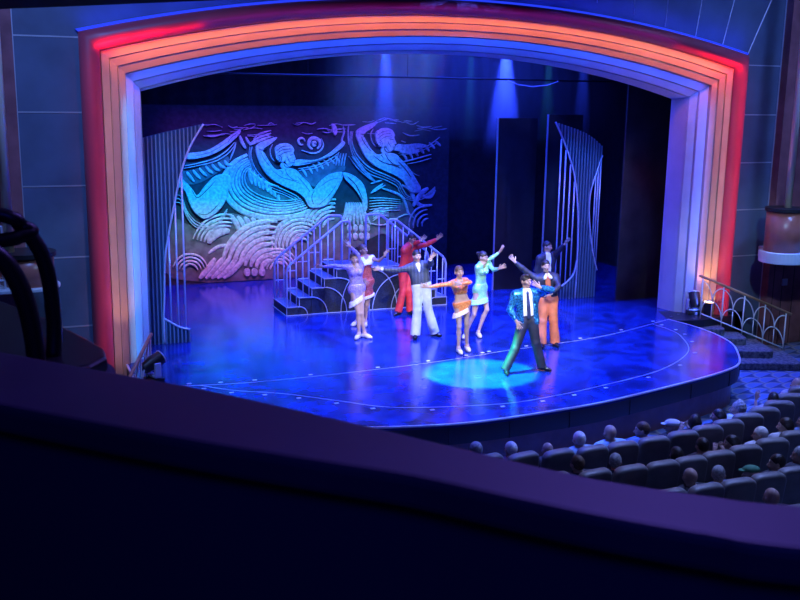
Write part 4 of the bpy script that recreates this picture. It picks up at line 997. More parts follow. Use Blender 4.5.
mb = MB(); mb.prism([(-9.5,-19.8),(9.5,-19.8),(9.5,-.2),(-9.5,-.2)], -.86, -.80); S(mb.build('floor', M['carpet']))
for r in (1, 2, 3):      # the audience floor rises row by row
    mb = MB(); R0 = 9.88+1.05*r-.62
    a = [(ARC[0]+R0*math.sin(t), ARC[1]-R0*math.cos(t)) for t in np.linspace(-.75, .55, 30)]
    b = [(ARC[0]+(R0+6)*math.sin(t), ARC[1]-(R0+6)*math.cos(t)) for t in np.linspace(.55, -.75, 30)]
    mb.prism(a+b, SEAT_Z[r]-.12, SEAT_Z[r]-.0005); S(mb.build('floor_tier', M['carpet']))

# stage house
mb = MB(); mb.box(-8.3, 8.3, 7.0, 7.15, -.06, 9); S(mb.build('wall_stage_back', M['black']))
for q, nm in ((-1, 'left'), (1, 'right')):
    mb = MB(); mb.box(min(q*8.2, q*8.35), max(q*8.2, q*8.35), -.8, 7.0, -.06, 9); S(mb.build('wall_stage_'+nm, M['black']))
mb = MB(); mb.box(-8.3, 8.3, -.8, 7.1, 9, 9.1); S(mb.build('ceiling_stage', M['black']))

# proscenium profile
HW, ZS, ZT = 5.87, 4.82, 5.64
def arch(x): # inner soffit height
    R = (HW*HW+(ZT-ZS)**2)/(2*(ZT-ZS)); return ZT-R+math.sqrt(R*R-x*x)
PATH = [(-1, -.8), (-1, 0), (-1, 2.4)]+[(-1, ZS)]+[('a', t) for t in np.linspace(-1, 1, 41)[1:-1]]+[(1, ZS), (1, 2.4), (1, 0), (1, -.8)]
def ppt(o, y, s):
    if s[0] == 'a': return (s[1]*(HW+o), y, arch(s[1]*HW)+.87*o)
    if s[1] == ZS: return (s[0]*(HW+o), y, ZS+.87*o)
    return (s[0]*(HW+o), y, s[1])
def loft(name, prof, m, parent, smooth=False, path=None):
    path = path or PATH; n = len(prof); vs = [ppt(o, y, s) for s in path for o, y in prof]
    fs = [(i*n+k, (i+1)*n+k, (i+1)*n+k+1, i*n+k+1) for i in range(len(path)-1) for k in range(n-1)]
    mb = MB(); mb.add(vs, fs); return mb.build(name, m, parent, smooth)
fr = empty('proscenium_frame', (0, -.5, -.8), label='stepped art deco proscenium frame with crimson outer roll around the stage', cat='proscenium')
def sh(o): o.location = (0, .5, .8); return o
oc, yc = .935, -.955
roll = [(oc+.17*math.cos(a)*1.0, yc-.20*math.sin(a)) for a in np.linspace(0, PI, 12)]
sh(loft('outer_roll', [(1.10,-.85)]+roll+[(.765,-.90)], M['roll'], fr, True))
sh(loft('fluted_band', [(.765,-.90),(.75,-.97),(.625,-.935),(.62,-.87)], M['flute'], fr))
sh(loft('fluted_band', [(.62,-.87),(.61,-.905),(.485,-.865),(.48,-.80)], M['flute'], fr))
sh(loft('fluted_band', [(.48,-.80),(.47,-.835),(.352,-.79),(.346,-.70)], M['flute'], fr))
for o, y in ((.752,-.975),(.612,-.908),(.472,-.838)):
    sh(loft('lip_line', [(o+.006,y+.004),(o,y-.006),(o-.008,y+.004)], M['gold'], fr))
sh(loft('inner_reveal', [(.346,-.70),(.335,-.72),(.2,-.60),(.2,-.53)], M['reveal'], fr))
sh(loft('inner_reveal', [(.2,-.53),(.19,-.545),(.07,-.42),(.06,-.37)], M['reveal'], fr))
sh(loft('inner_reveal', [(.06,-.37),(.05,-.38),(0,-.02),(0,.12),(.4,.12)], M['reveal'], fr))

sh(loft('led_strip', [(1.09,-.96),(1.15,-.96),(1.15,-.905)], M['led'], fr, False, PATH[3:-3]))
# front walls either side of the frame and above it
wl = {}
for q, nm in ((-1, 'left'), (1, 'right')):
    mb = MB(); mb.box(min(q*6.9, q*8.06), max(q*6.9, q*8.06), -.9, -.8, -.8, 5.647); w = S(mb.build('wall_front_'+nm, M['wall']))
    zs = (5.69, 4.46, 3.23, 2.0, .77) if q < 0 else (5.57, 4.5, 3.44, 2.38, 1.32)
    mb = MB()
    for z in zs: mb.box(min(q*6.9, q*8.0), max(q*6.9, q*8.0), -.908, -.9, z-.012, z+.012)
    mb.box(min(q*7.98, q*8.0), max(q*7.98, q*8.0), -.915, -.9, -.8, 9)
    mb.build('panel_seam', M['seam'], w)
    mb = MB(); mb.box(min(q*8.0, q*9.6), max(q*8.0, q*9.6), -1.12, -.8, -.8, 9); S(mb.build('pilaster_'+nm, M['wood']))
top = [(t*(HW+.95), arch(t*HW)+.87*.95) for t in np.linspace(-1, 1, 41)]
mb = MB(); mb.slab([(-8.06, 5.647)]+top+[(8.06, 5.647), (8.06, 9), (-8.06, 9)], -.9, -.8); w = S(mb.build('wall_front_top', M['wall']))
mb = MB()
for q in (1,):
    for (xa, za, xb, zb) in ((4.0,6.5,4.05,8.6),(4.8,6.3,4.93,8.6),(5.59,6.05,5.92,8.6),(6.3,5.85,6.95,8.6),(6.98,5.68,8.0,7.95),(3.1,6.7,3.12,8.6)):
        mb.tube([(q*xa,-.905,za),(q*xb,-.905,zb)], .011, 5)
mb.build('panel_seam', M['seam'], w)

# round corner balconies beside the pilasters
for q, nm, x0 in ((1, 'right', 7.58), (-1, 'left', 8.0)):
    b = empty('corner_balcony', (q*x0, -1.9, 1.3), label=('red wood drum balcony with pale band %s' % ('on the pilaster above the stage stairs' if q > 0 else 'on the dark pilaster behind the balcony rail')), cat='balcony')
    def at0(o): o.location = (-q*x0, 1.9, -1.3); return o
    zb, zt = (1.575, 2.46) if q > 0 else (1.76, 2.22)
    mb = MB(); mb.cyl((q*x0, -1.9), .40, zb, zt, 40); at0(mb.build('drum', M['drum'], b, True))
    for p in b.children[0].data.polygons: p.use_smooth = abs(p.normal.z) < .5
    mb = MB(); mb.cyl((q*x0, -1.9), .44, zt, zt+.07, 40); at0(mb.build('cap', M['fixture'], b))
    ring = [(q*(x0+.02-.5*math.cos(a)), -1.9-.5*math.sin(a)) for a in np.linspace(-PI/2, PI/2, 20)]
    mb = MB(); mb.prism(ring+[(q*9.6, -2.4), (q*9.6, -1.13), (q*(x0+.02), -1.13)], 1.33 if q > 0 else 1.70, zb); at0(mb.build('pale_band', M['band'], b, bevel=.015))
    mb = MB()
    for xx in (x0+.36, x0+.75, x0+1.14): mb.tube([(q*xx, -2.25, zb), (q*xx, -2.25, 2.75)], .018, 8)
    for z in (2.75, 2.3, 1.9): mb.tube([(q*(x0+.36), -2.25, z), (q*9.5, -2.25, z)], .014, 8)
    at0(mb.build('railing', M['steel'], b))
    mb = MB(); mb.cyl((q*(x0+(.04 if q > 0 else .26)), -1.9), .075, zt+.07, 8.9, 20); o = mb.build('column_tube', M['brass'], None, True)
    tag(o, 'tall gold tube column rising from the %s drum balcony' % ('red wood' if q > 0 else 'left-hand'), 'column')
    # seams of the wood wall under the balcony
    mb = MB()
    for xx in (8.16, 8.42, 8.75, 9.1): mb.box(q*xx-.006, q*xx+.006, -1.128, -1.12, -.8, 1.33)
    S(mb.build('trim_seam_'+nm, M['seatbase']))
mb = MB(); mb.box(8.40, 8.55, -1.155, -1.121, .60, .76); tag(mb.build('wall_plate', M['plate'], None, bevel=.01), 'small square grey plate on the dark red wood wall under the drum balcony', 'switch plate')

# ---------------------------------------------------------------- masking, mural and harps
MURAL = empty('mural_backdrop', (-1.05, 6.3, 0), label='long relief backdrop of swimmers and curling waves behind the staircase', cat='backdrop')
def lm(o): o.location = (1.05, -6.3, 0); return o
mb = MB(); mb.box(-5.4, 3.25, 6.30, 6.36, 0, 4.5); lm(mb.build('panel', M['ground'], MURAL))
def parse(s): return [tuple(float(c) for c in p.split(',')) for p in s.split()]
def clip_pts(pts): return [(min(max(x, -5.38), 3.23), min(max(z, .02), 4.48)) for x, z in pts]
forms = [clip_pts(catmull(parse(p), 4, True)) for p in MURAL_FORMS]
def form_part(idx, name):
    mb = MB()
    for i in idx:
        c = np.mean(forms[i], 0)
        inner = [tuple(c+(np.array(p)-c)*.965) for p in forms[i]]
        n = len(inner); pts = forms[i]
        a = sum(pts[k][0]*pts[(k+1)%n][1]-pts[(k+1)%n][0]*pts[k][1] for k in range(n))
        if a < 0: pts = pts[::-1]; inner = inner[::-1]
        y = 6.232-.004*(i % 5)
        mb.add([(x,6.30,z) for x,z in pts]+[(x,y+.02,z) for x,z in pts]+[(x,y,z) for x,z in inner],
               [(k,(k+1)%n,n+(k+1)%n,n+k) for k in range(n)]+[(n+k,n+(k+1)%n,2*n+(k+1)%n,2*n+k) for k in range(n)]+[tuple(range(2*n,3*n))])
    return lm(mb.build(name, M['stone'], MURAL))
form_part([0,1,2,3,4,5,6], 'swimmer_relief'); form_part([7,8,9,10,11,12], 'swimmer_relief'); form_part(list(range(13, len(forms))), 'swimmer_relief')
mb = MB()
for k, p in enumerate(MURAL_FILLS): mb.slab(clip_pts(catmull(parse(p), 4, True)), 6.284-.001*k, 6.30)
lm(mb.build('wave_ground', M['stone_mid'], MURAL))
def bands(items, y0, step, flat=.012):
    mb = MB()
    for j, (w, p) in enumerate(items):
        pts = clip_pts(catmull(parse(p), 5)); n = len(pts); y = y0-step*(j % 40); vs = []
        for i, pt in enumerate(pts):
            a = np.array(pts[max(i-1,0)]); b = np.array(pts[min(i+1,n-1)]); t = nrm(b-a); nn = np.array([-t[1], t[0]])
            ww = w*.5*min(1, .45+2.2*min(i, n-1-i)/n); pt = np.array(pt)
            for k, dep in ((-1, 6.30), (-.92, y+flat), (-.5, y), (.5, y), (.92, y+flat), (1, 6.30)):
                q = pt+nn*ww*k; vs.append((q[0], dep, max(q[1], .01)))
        fs = [(i*6+k, i*6+k+1, (i+1)*6+k+1, (i+1)*6+k) for i in range(n-1) for k in range(5)]+[tuple(range(6)), tuple(range((n-1)*6, n*6))]
        mb.add(vs, fs)
    return mb
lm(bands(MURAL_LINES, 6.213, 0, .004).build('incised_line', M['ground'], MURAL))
mb = bands(MURAL_BANDS, 6.262, .0006)
lm(mb.build('wave_relief', M['stone'], MURAL))

for (x0, x1, y, z1, m, lab, nm) in ((3.12, 4.22, 3.2, 4.3, 'flat', 'tall black glossy flat to the right of the mural backdrop', 'stage_flat'), (4.26, 5.25, 2.75, 4.4, 'flat', 'tall black glossy flat behind the strings of the right harp shape', 'stage_flat'),
                                    (5.40, 6.72, 1.1, 5.9, 'leg', 'wide black masking panel tinted brown by reflected light between harp shape and proscenium', 'masking_panel')):
    e = empty(nm, ((x0+x1)/2, y, 0), label=lab, cat='stage flat')
    mb = MB(); mb.box(x0-(x0+x1)/2, x1-(x0+x1)/2, 0, .06, 0, z1); mb.build('panel', M[m], e)
    mb = MB(); mb.box(x0-(x0+x1)/2-.012, x0-(x0+x1)/2+.006, -.012, .05, .0, z1); mb.build('edge_strip', M['seam'] if m == 'flat' else M['leg'], e)
# black border curtain behind the arch, and battens
mb = MB(); n = 160
vs = []
for i in range(n+1):
    x = -8+16*i/n; y = 6.75+.05*math.sin(i*1.3); vs += [(x, y, 3.6), (x, y, 8.9)]
mb.add(vs, [(2*i, 2*i+2, 2*i+3, 2*i+1) for i in range(n)]); tag(mb.build('border_curtain', M['black'], None, True), 'black border curtain hanging above the mural backdrop', 'curtain')
for y, z, x0, x1, lab in ((3.0, 5.22, -4.5, 7.9, 'thin pipe batten hanging across the dark upper stage'),):
    mb = MB(); mb.tube([(x0, y, z), (x1, y, z)], .022, 8)
    t = mb.build('pipe_batten', M['fixture'], None, True); tag(t, lab, 'pipe')
    mb = MB()
    for x in np.arange(x0+.3, x1, 2.4): mb.tube([(x, y, z), (x, y, 8.99)], .006, 5)
    mb.build('hanger_wire', M['fixture'], t)
mb = MB(); mb.tube([(3.2,2.95,5.20),(3.5,2.95,5.10),(3.9,2.95,5.06),(4.3,2.95,5.1),(4.6,2.95,5.20)], .012, 6); tag(mb.build('hanging_cord', M['tape'], None, True), 'white cord sagging from the pipe batten', 'cord')

def harp(name, lab, poly, Y0, xm, bend, trim, rods, pitch):
    h = empty(name, (xm, Y0, 0), label=lab, cat='stage scenery')
    yb = lambda x: bend*x*x
    loc = lambda p: (p[0]-xm, p[1])
    P = [loc(p) for p in poly]
    # fine vertical strips of the outline so that the panel can bow in plan
    def spans(x):
        zs = []
        for i in range(len(P)):
            (xa, za), (xb, zb) = P[i], P[(i+1) % len(P)]
            if (xa <= x) != (xb <= x): zs.append(za+(zb-za)*(x-xa)/(xb-xa))
        zs.sort(); return list(zip(zs[::2], zs[1::2]))
    mb = MB(); mb.slab(P, lambda x: yb(x), lambda x: yb(x)+.05); mb.build('panel', M['harp'], h)
    mb = MB(); x = min(p[0] for p in P)+.03
    while x < max(p[0] for p in P)-.01:
        for za, zb in spans(x):
            if zb-za > .03: mb.box(x-.013, x+.013, yb(x)-.028, yb(x), za, zb)
        x += pitch
    mb.build('ribbing', M['harprib'], h)
    for tr in trim:
        q = catmull([loc(p) for p in tr], 5); mb = MB(); mb.tube([(a, yb(a)-.02, b) for a, b in q], .02, 8); mb.build('edge_trim', M['steel'], h, True)
    for xr, z0, z1 in rods:
        mb = MB(); mb.tube([(xr-xm, yb(xr-xm)+.02, z0), (xr-xm, yb(xr-xm)+.02, z1)], .018, 8); mb.build('rod', M['steel'], h, True)
RI = [(4.0,3.92),(4.2,3.5),(4.38,3.01),(4.50,2.4),(4.56,1.8),(4.58,.94)]
harp('harp_screen', 'blue ribbed harp-shaped screen with silver strings, standing before the tall dark flats',
     catmull([(3.83,4.25),(4.37,4.09),(4.8,3.92),(5.15,3.69)],4)+catmull([(5.17,3.47),(5.02,3.07),(4.88,2.64),(4.85,2.16),(4.96,1.42),(5.12,.86),(5.2,.66)],4)+[(5.17,0),(3.72,0)]+catmull([(3.75,.17),(4.03,.25),(4.3,.41),(4.5,.62),(4.57,.94)],3)+catmull(RI[::-1],4)[1:],
     1.66, 4.5, .12, [[(3.83,4.25)]+RI+[(4.57,0)], [(5.17,3.47),(5.02,3.07),(4.88,2.64),(4.85,2.16),(4.96,1.42),(5.12,.86),(5.2,.66)], [(3.75,.17),(4.03,.25),(4.3,.41),(4.5,.62),(4.57,.94)]],
     [(4.02,.26,3.86),(4.15,.33,3.6),(4.29,.42,3.26),(4.42,.55,2.85),(5.03,1.2,3.1),(5.10,.92,3.3),(5.17,.7,3.47)], .082)
LI = [(-4.67,4.23),(-4.94,3.8),(-5.12,3.33),(-5.25,2.8),(-5.4,2.13),(-5.48,1.65),(-5.52,.87),(-5.54,.51)]
harp('harp_screen', 'blue ribbed harp-shaped screen with silver strings beside the left leg of the proscenium',
     [(-5.98,3.93),(-5.39,4.08)]+catmull(LI,4)+catmull([(-5.38,.4),(-5.23,.31),(-5.04,.25)],3)+[(-5.04,0),(-5.98,0)], .4, -5.4, .03,
     [LI+[(-5.54,0)], [(-5.54,.51),(-5.38,.4),(-5.23,.31),(-5.04,.25)]], [(-5.39,.4,2.1),(-5.25,.33,2.8),(-5.11,.28,3.35)], .075)

# ---------------------------------------------------------------- the double staircase
ST = empty('staircase', (-.7, 2.5, 0), label='silver railed double staircase with dark art deco arched sides on the stage', cat='staircase')
def ls(o): o.location = (.7, -2.5, 0); return o
XL, XR, YF, YB, RUN, RISE = -2.64, 1.24, 1.95, 3.05, .29, .2
for side in (-1, 1):
    for k in range(4):
        xa = XL+RUN*k if side < 0 else XR-RUN*(k+1); z = RISE*(k+1)
        mb = MB(); mb.box(xa, xa+RUN, YF, YB, z-.03, z); ls(mb.build('tread', M['tread'], ST))
        mb = MB(); mb.box(xa+.004, xa+RUN-.004, YF+.015, YB-.015, 0, z-.03); ls(mb.build('riser_block', M['navy'], ST))
xa, xb = XL+4*RUN, XR-4*RUN
mb = MB(); mb.box(xa, xb, YF, YB, .97, 1.0); ls(mb.build('landing', M['tread'], ST))
mb = MB(); mb.box(xa, xb, YF+.015, YB-.015, 0, .97); ls(mb.build('landing_base', M['navy'], ST))
# line trim: step outline and quarter arches on the front
mb = MB(); r = .011
for side in (-1, 1):
    fx = lambda x: x if side < 0 else XL+XR-x
    for k in range(5):
        x = XL+RUN*k; z = RISE*(k+1)
        mb.tube([(fx(x), YF-.008, z-RISE if k else 0), (fx(x), YF-.008, z), (fx(x+(RUN if k < 4 else .9)), YF-.008, z)], r, 6)
        mb.tube([(fx(x), YF, z), (fx(x), YB, z)], r, 6)
        if k < 4:
            rr = min(z, .2+.62*z); w = .19+.17*k
            mb.tube([(fx(x+RUN+w*math.sin(t)), YF-.008, (z)*math.cos(t)) for t in np.linspace(0, PI/2, 12)], r, 6)
    mb.tube([(fx(xb-.02-.80+.62+ .55*math.cos(t)-.45), YF-.008, .93*math.sin(t)) for t in np.linspace(0, PI/2, 10)], r, 6)
mb.tube([(XL, YF-.008, .012), (XR, YF-.008, .012)], r, 6); mb.tube([(-.7, YF-.008, 0), (-.7, YF-.008, 1.0)], r, 6)
mb.tube([(XL-.008, YF, .012), (XL-.008, YB, .012)], r, 6)
ls(mb.build('line_trim', M['steel'], ST))
def rail_path(y, back):
    a = -1.0 if back else -1.16
    return [(XL+.02, y, .2), (XL+.02, y, .98), (XL+.05, y, 1.08), (XL+.11, y, 1.16), (-1.38, y, 2.03), (-1.32, y, 2.06), (a-.06, y, 2.06), (a-.015, y, 2.04), (a, y, 1.98), (a, y, 1.0)]
def rail_h(x): return 1.16+(x-(XL+.11))*(2.03-1.16)/(-1.38-(XL+.11))
for y, back in ((YF+.04, False), (YB-.04, True)):
    for side in (-1, 1):
        f = (lambda p: p) if side < 0 else (lambda p: (XL+XR-p[0], p[1], p[2]))
        mb = MB(); mb.tube([f(p) for p in rail_path(y, back)], .027, 10); ls(mb.build('handrail', M['steel'], ST, True))
        for k in range(4):
            z0 = RISE*(k+1); xs = (XL+RUN*k+.10, XL+RUN*k+.24)
            for x in xs:
                mb = MB(); mb.tube([f((x, y, z0)), f((x, y, rail_h(x)))], .014, 8); ls(mb.build('baluster', M['steel'], ST, True))
            mb = MB(); mb.tube([f((xs[0]-.10, y, z0+.42)), f((xs[1], y, z0+.42))], .013, 6); ls(mb.build('cross_bar', M['steel'], ST))
        x = -1.33
        mb = MB(); mb.tube([f((x, y, 1.0)), f((x, y, 2.05))], .014, 8); ls(mb.build('baluster', M['steel'], ST, True))

# ---------------------------------------------------------------- side stairs with scallop railing, lamps
def edge_x(y):
    E2 = EDGE
    for i in range(len(E2)-1, 0, -1):
        if E2[i][1] >= y >= E2[i-1][1] or E2[i-1][1] >= y >= E2[i][1]:
            if E2[i][0] > 0:
                t = (y-E2[i-1][1])/(E2[i][1]-E2[i-1][1]+1e-9); return E2[i-1][0]+t*(E2[i][0]-E2[i-1][0])
    return 5.6
A0 = np.array([6.06, -1.2]); DV = np.array([.93, -.37]); NV = np.array([-.37, -.93])   # along the railing, and across it towards the house
stp = empty('carpeted_steps', (6.9, -1.8, -.8), label='four patterned carpet steps fanning down from the stage corner to the floor', cat='steps')
def l2(o): o.location = (-6.9, 1.8, .8); return o
for k, (sk, tk) in enumerate(((.50, .33), (.93, .52), (1.36, 1.0), (1.82, 1.40))):
    z = -.16*k-.16; outer = [(sk, -.14)]+[(sk-.14+.14*math.cos(a), tk-.14+.14*math.sin(a)) for a in np.linspace(0, PI/2, 6)]
    outer = [A0+DV*a+NV*b for a, b in outer]; inn = []
    for t in np.linspace(tk, -.14, 7):
        s_ = -1.2
        while s_ < sk-.2:
            p = A0+DV*s_+NV*t
            if p[0] > edge_x(p[1])+.05 and p[1] < -.3: break
            s_ += .02
        inn.append(A0+DV*s_+NV*t)
    mb = MB(); mb.prism([tuple(p) for p in outer+inn], -.8, z); l2(mb.build('step', M['stepc'], stp, bevel=.025))
mb = MB(); mb.prism([(5.385,-1.20),(5.75,-1.32),(6.05,-1.36),(6.62,-1.24),(7.05,-1.2),(7.05,-.9),(7.6,-.9),(7.6,-.3),(5.6,-.3),(5.36,-.9)], -.8, .004); S(mb.build('floor_landing', M['lip']))

def scallop_rail(name, lab, p0, p1, z0, z1, n, hgt):
    p0 = np.array(p0); p1 = np.array(p1); L = np.linalg.norm(p1-p0); rz = math.atan2(p1[1]-p0[1], p1[0]-p0[0])
    e = empty(name, (p0[0], p0[1], z0), rz, lab, 'railing')
    sl = (z1-z0)/L; P3 = lambda s, h: (s, 0, s*sl+h); dl = L/n
    mb = MB(); mb.tube([P3(-.08, hgt), P3(L+.12, hgt)], .03, 8); mb.build('handrail', M['railwood'], e, True)
    mb = MB(); mb.tube([P3(0, .12), P3(L, .12)], .016, 8); mb.build('bottom_rail', M['railw'], e, True)
    for i in range(n+1):
        mb = MB(); mb.tube([P3(i*dl, 0), P3(i*dl, hgt)], .017, 8); mb.build('post', M['railw'], e, True)
    for i in range(n):
        mb = MB(); mb.tube([P3((i+.5)*dl, .12), P3((i+.5)*dl, .12+hgt*.36)], .012, 6); mb.build('baluster', M['railw'], e, True)
    for i in range(2*n+1):
        c = i*dl/2; low = i % 2 == 1; zc = .12+(0 if low else hgt*.38); rr = dl/2
        arcp = [P3(c+rr*math.cos(a), zc+hgt*.40*math.sin(a)) for a in np.linspace(0, PI, 17) if -.001 <= c+rr*math.cos(a) <= L+.001]
        if len(arcp) > 2: mb = MB(); mb.tube(arcp, .013, 6); mb.build('scallop', M['railw'], e, True)
    return e
scallop_rail('scallop_railing', 'white fish-scale railing with wooden handrail beside the carpeted steps', A0, A0+DV*1.93, 0.0, -.78, 4, .95)
scallop_rail('scallop_railing', 'fish-scale stair railing in front of the left leg of the proscenium', (-6.14, -1.97), (-7.0, -3.56), 0.0, -.8, 4, .74)

def moving_light(loc, rz, tilt, lab):
    e = empty('moving_head_light', loc, rz, lab, 'stage light')
    mb = MB(); mb.box(-.16, .16, -.13, .13, 0, .09); mb.build('base', M['fixture'], e, bevel=.02)
    mb = MB()
    for q in (-1, 1): mb.box(q*.15-.02, q*.15+.02, -.06, .06, .10, .36)
    mb.cyl((0, 0), .06, .09, .11, 16); mb.box(-.17, .17, -.06, .06, .10, .14); mb.build('yoke', M['steel'], e, bevel=.01)
    mb = MB(); mb.cyl((0, 0), .09, -.2, -.02, 24, .125); mb.cyl((0, 0), .125, -.02, .17, 24, .12); h = mb.build('lamp_head', M['fixture'], e); h.location = (0, 0, .34); h.rotation_euler = (tilt, 0, 0)
    mb = MB(); mb.cyl((0, 0), .105, .165, .182, 24); mb.build('lens', M['lens'], h)
    mb = MB(); mb.tube([(.118*math.cos(a), .118*math.sin(a), .175) for a in np.linspace(0, 2*PI, 24, endpoint=False)], .012, 6, True); mb.build('lens_ring', M['steel'], h, True)
    return e
moving_light((-6.13, -2.16, .0), -1.2, -1.15, 'black moving head light on the left stage corner, lens towards the stage')
moving_light((6.20, -.80, .004), -.4, -.5, 'black moving head light at the right foot of the proscenium')
u = empty('uplight', (6.40, -1.06, 0), 0, 'small glowing uplight at the foot of the fluted proscenium', 'stage light')
mb = MB(); mb.cyl((0, 0), .10, 0, .33, 20, .13); mb.build('housing', M['fixture'], u)
mb = MB(); mb.cyl((0, 0), .115, .33, .336, 20); mb.build('lamp_face', M['lamp'], u)

# ---------------------------------------------------------------- our own balcony: ledge, side ledge with rail, soffit
far = catmull([(-9.3,-14.3),(-8.42,-15.38),(-8.11,-15.75),(-7.91,-15.98),(-7.71,-16.25),(-7.53,-16.51),(-7.38,-16.73),(-7.24,-16.92),(-7.08,-17.07),(-6.92,-17.19),(-6.3,-17.55)], 5)
near = catmull([(-9.6,-14.7),(-8.62,-15.76),(-8.28,-16.13),(-8.02,-16.40),(-7.79,-16.62),(-7.62,-16.78),(-7.48,-16.95),(-7.35,-17.10),(-7.21,-17.24),(-7.07,-17.36),(-6.45,-17.75)], 5)
mb = MB(); mb.prism(far+near[::-1], 3.97, 4.05); S(mb.build('trim_ledge', M['ledge'], None, bevel=.02, segs=3))
mb = MB(); mb.prism(inset(far, -.05)+inset(near, .05)[::-1], 2.5, 3.969); S(mb.build('wall_balcony_front', M['ledgeface']))
mb = MB(); mb.prism(inset(near, -.22)+inset(near, -.30)[::-1], 3.42, 3.50); S(mb.build('trim_inner', M['ledge'], None, bevel=.02))
mb = MB(); mb.prism(near[::-1]+[(-9.6,-19.9),(-6.4,-19.9)][::1], 2.4, 2.5); S(mb.build('floor_balcony', M['ledgeface']))
sl = empty('side_balcony_ledge', (-8.6, -14.2, 3.72), label='dark rounded end of the neighbouring balcony ledge at left', cat='balcony ledge')
pts = [(-8.98,-12.6),(-8.41,-13.83),(-8.23,-14.28),(-8.10,-14.70),(-8.06,-14.86),(-8.065,-15.0),(-8.13,-15.10),(-8.26,-15.16),(-9.6,-15.16),(-9.6,-12.6)]
mb = MB(); mb.prism([(x+8.6, y+14.2) for x, y in pts], .12, .18); mb.build('top_board', M['rail'], sl, bevel=.02, segs=3)
mb = MB(); mb.prism([((x+8.6)*1.0+.035*(x > -9), y+14.2-.03*(y < -15)) for x, y in pts], -.05, .118); mb.build('rim', M['ledgeface'], sl, bevel=.04, segs=4)
rl = empty('balcony_rail', (-8.43, -14.9, 3.905), label='black bent metal tube rail on the left side ledge', cat='railing')
lr = lambda pts: [(x+8.4, y+14.9, z-3.9) for x, y, z in pts]
mb = MB(); mb.tube(lr(catmull([(-9.4,-14.55,4.62),(-8.42,-14.88,4.425),(-8.30,-14.9,4.37),(-8.262,-14.9,4.348),(-8.30,-14.92,4.335),(-8.44,-14.95,4.322),(-9.3,-15.05,4.30)], 5)), .026, 10); mb.build('top_tube', M['rail'], rl, True)
mb = MB(); mb.tube(lr(catmull([(-8.275,-14.9,4.345),(-8.235,-14.9,4.27),(-8.212,-14.9,4.16),(-8.205,-14.9,4.0),(-8.215,-14.92,3.89)], 5)), .028, 10); mb.build('post', M['rail'], rl, True)
mb = MB(); mb.tube(lr(catmull([(-8.46,-15.0,4.33),(-8.37,-15.0,4.275),(-8.315,-15.0,4.17),(-8.285,-15.0,4.03),(-8.275,-15.0,3.89)], 5)), .033, 10); mb.build('post', M['rail'], rl, True)
mb = MB(); mb.prism([(-8.65,-10.9),(-8.3,-11.46),(-7.95,-11.87),(-7.7,-12.20),(-7.17,-12.86),(-6.5,-13.7),(-9.6,-13.7),(-9.6,-10.9)], 5.35, 5.6); S(mb.build('ceiling_soffit', M['soffit']))

# haze in the upper stage, through which the lamp beams show
hz = MB(); hz.box(-1.3, 6.8, 3.2, 6.1, 3.1, 6.6); hazeo = hz.build('stage_haze')
hm = bpy.data.materials.new('haze'); hm.use_nodes = True; nt = hm.node_tree; nt.nodes.remove(nt.nodes['Principled BSDF'])
vs_ = nt.nodes.new('ShaderNodeVolumeScatter'); vs_.inputs['Density'].default_value = .045; vs_.inputs['Anisotropy'].default_value = .2
tc = nt.nodes.new('ShaderNodeTexCoord'); sx = nt.nodes.new('ShaderNodeSeparateXYZ'); nt.links.new(tc.outputs['Object'], sx.inputs[0])
def ramp(out, a, b):
    r = nt.nodes.new('ShaderNodeMapRange'); r.interpolation_type = 'SMOOTHSTEP'; r.inputs[1].default_value = a; r.inputs[2].default_value = b; nt.links.new(out, r.inputs[0]); return r.outputs[0]
m1 = nt.nodes.new('ShaderNodeMath'); m1.operation = 'MULTIPLY'; m2 = nt.nodes.new('ShaderNodeMath'); m2.operation = 'MULTIPLY'; m2.inputs[1].default_value = .10
nt.links.new(ramp(sx.outputs[2], 3.2, 5.4), m1.inputs[0]); nt.links.new(ramp(sx.outputs[0], -1.2, .4), m1.inputs[1]); nt.links.new(m1.outputs[0], m2.inputs[0]); nt.links.new(m2.outputs[0], vs_.inputs['Density'])
nt.links.new(vs_.outputs[0], nt.nodes['Material Output'].inputs['Volume']); hazeo.data.materials.append(hm)
tag(hazeo, 'thin haze in the upper stage lit by blue lamp beams', 'haze', kind='stuff')

# ---------------------------------------------------------------- light
def aim(o, target):
    d = V(target)-o.location; o.rotation_euler = d.to_track_quat('-Z', 'Y').to_euler()
def spot(loc, target, col, power, angle, blend=.5, radius=.08, name='spot_lamp'):
    l = bpy.data.lights.new(name, 'SPOT'); l.color = col; l.energy = power; l.spot_size = math.radians(angle); l.spot_blend = blend; l.shadow_soft_size = radius
    o = bpy.data.objects.new(name, l); COL.objects.link(o); o.location = loc; aim(o, target); return o
def area(loc, target, col, power, sx, sy, spread=180, name='area_lamp', xdir=None):
    l = bpy.data.lights.new(name, 'AREA'); l.shape = 'RECTANGLE'; l.size = sx; l.size_y = sy; l.color = col; l.energy = power; l.spread = math.radians(spread)
    o = bpy.data.objects.new(name, l); COL.objects.link(o); o.location = loc
    z = (V(loc)-V(target)).normalized()
    x = V(xdir).normalized() if xdir is not None else V((1, 0, 0))
    x = (x-z*x.dot(z)).normalized(); y = z.cross(x)
    o.rotation_euler = Matrix((x, y, z)).transposed().to_euler(); return o

BLUE = (.02, .05, 1.0)
# stage wash from above and from the front of house
area((0, 2.8, 7.8), (0, 2.6, 0), BLUE, 1300, 9, 4, 110)
spot((-1.6, -4.0, 10.2), (-1.2, -3.6, 0), BLUE, 5200, 56, .35, .3)
spot((2.2, -3.4, 10.2), (1.9, -3.0, 0), BLUE, 4600, 56, .35, .3)
spot((7.5, -3.0, 8.0), (6.6, -3.6, -.8), (.03, .12, 1), 3200, 34, .6, .2)
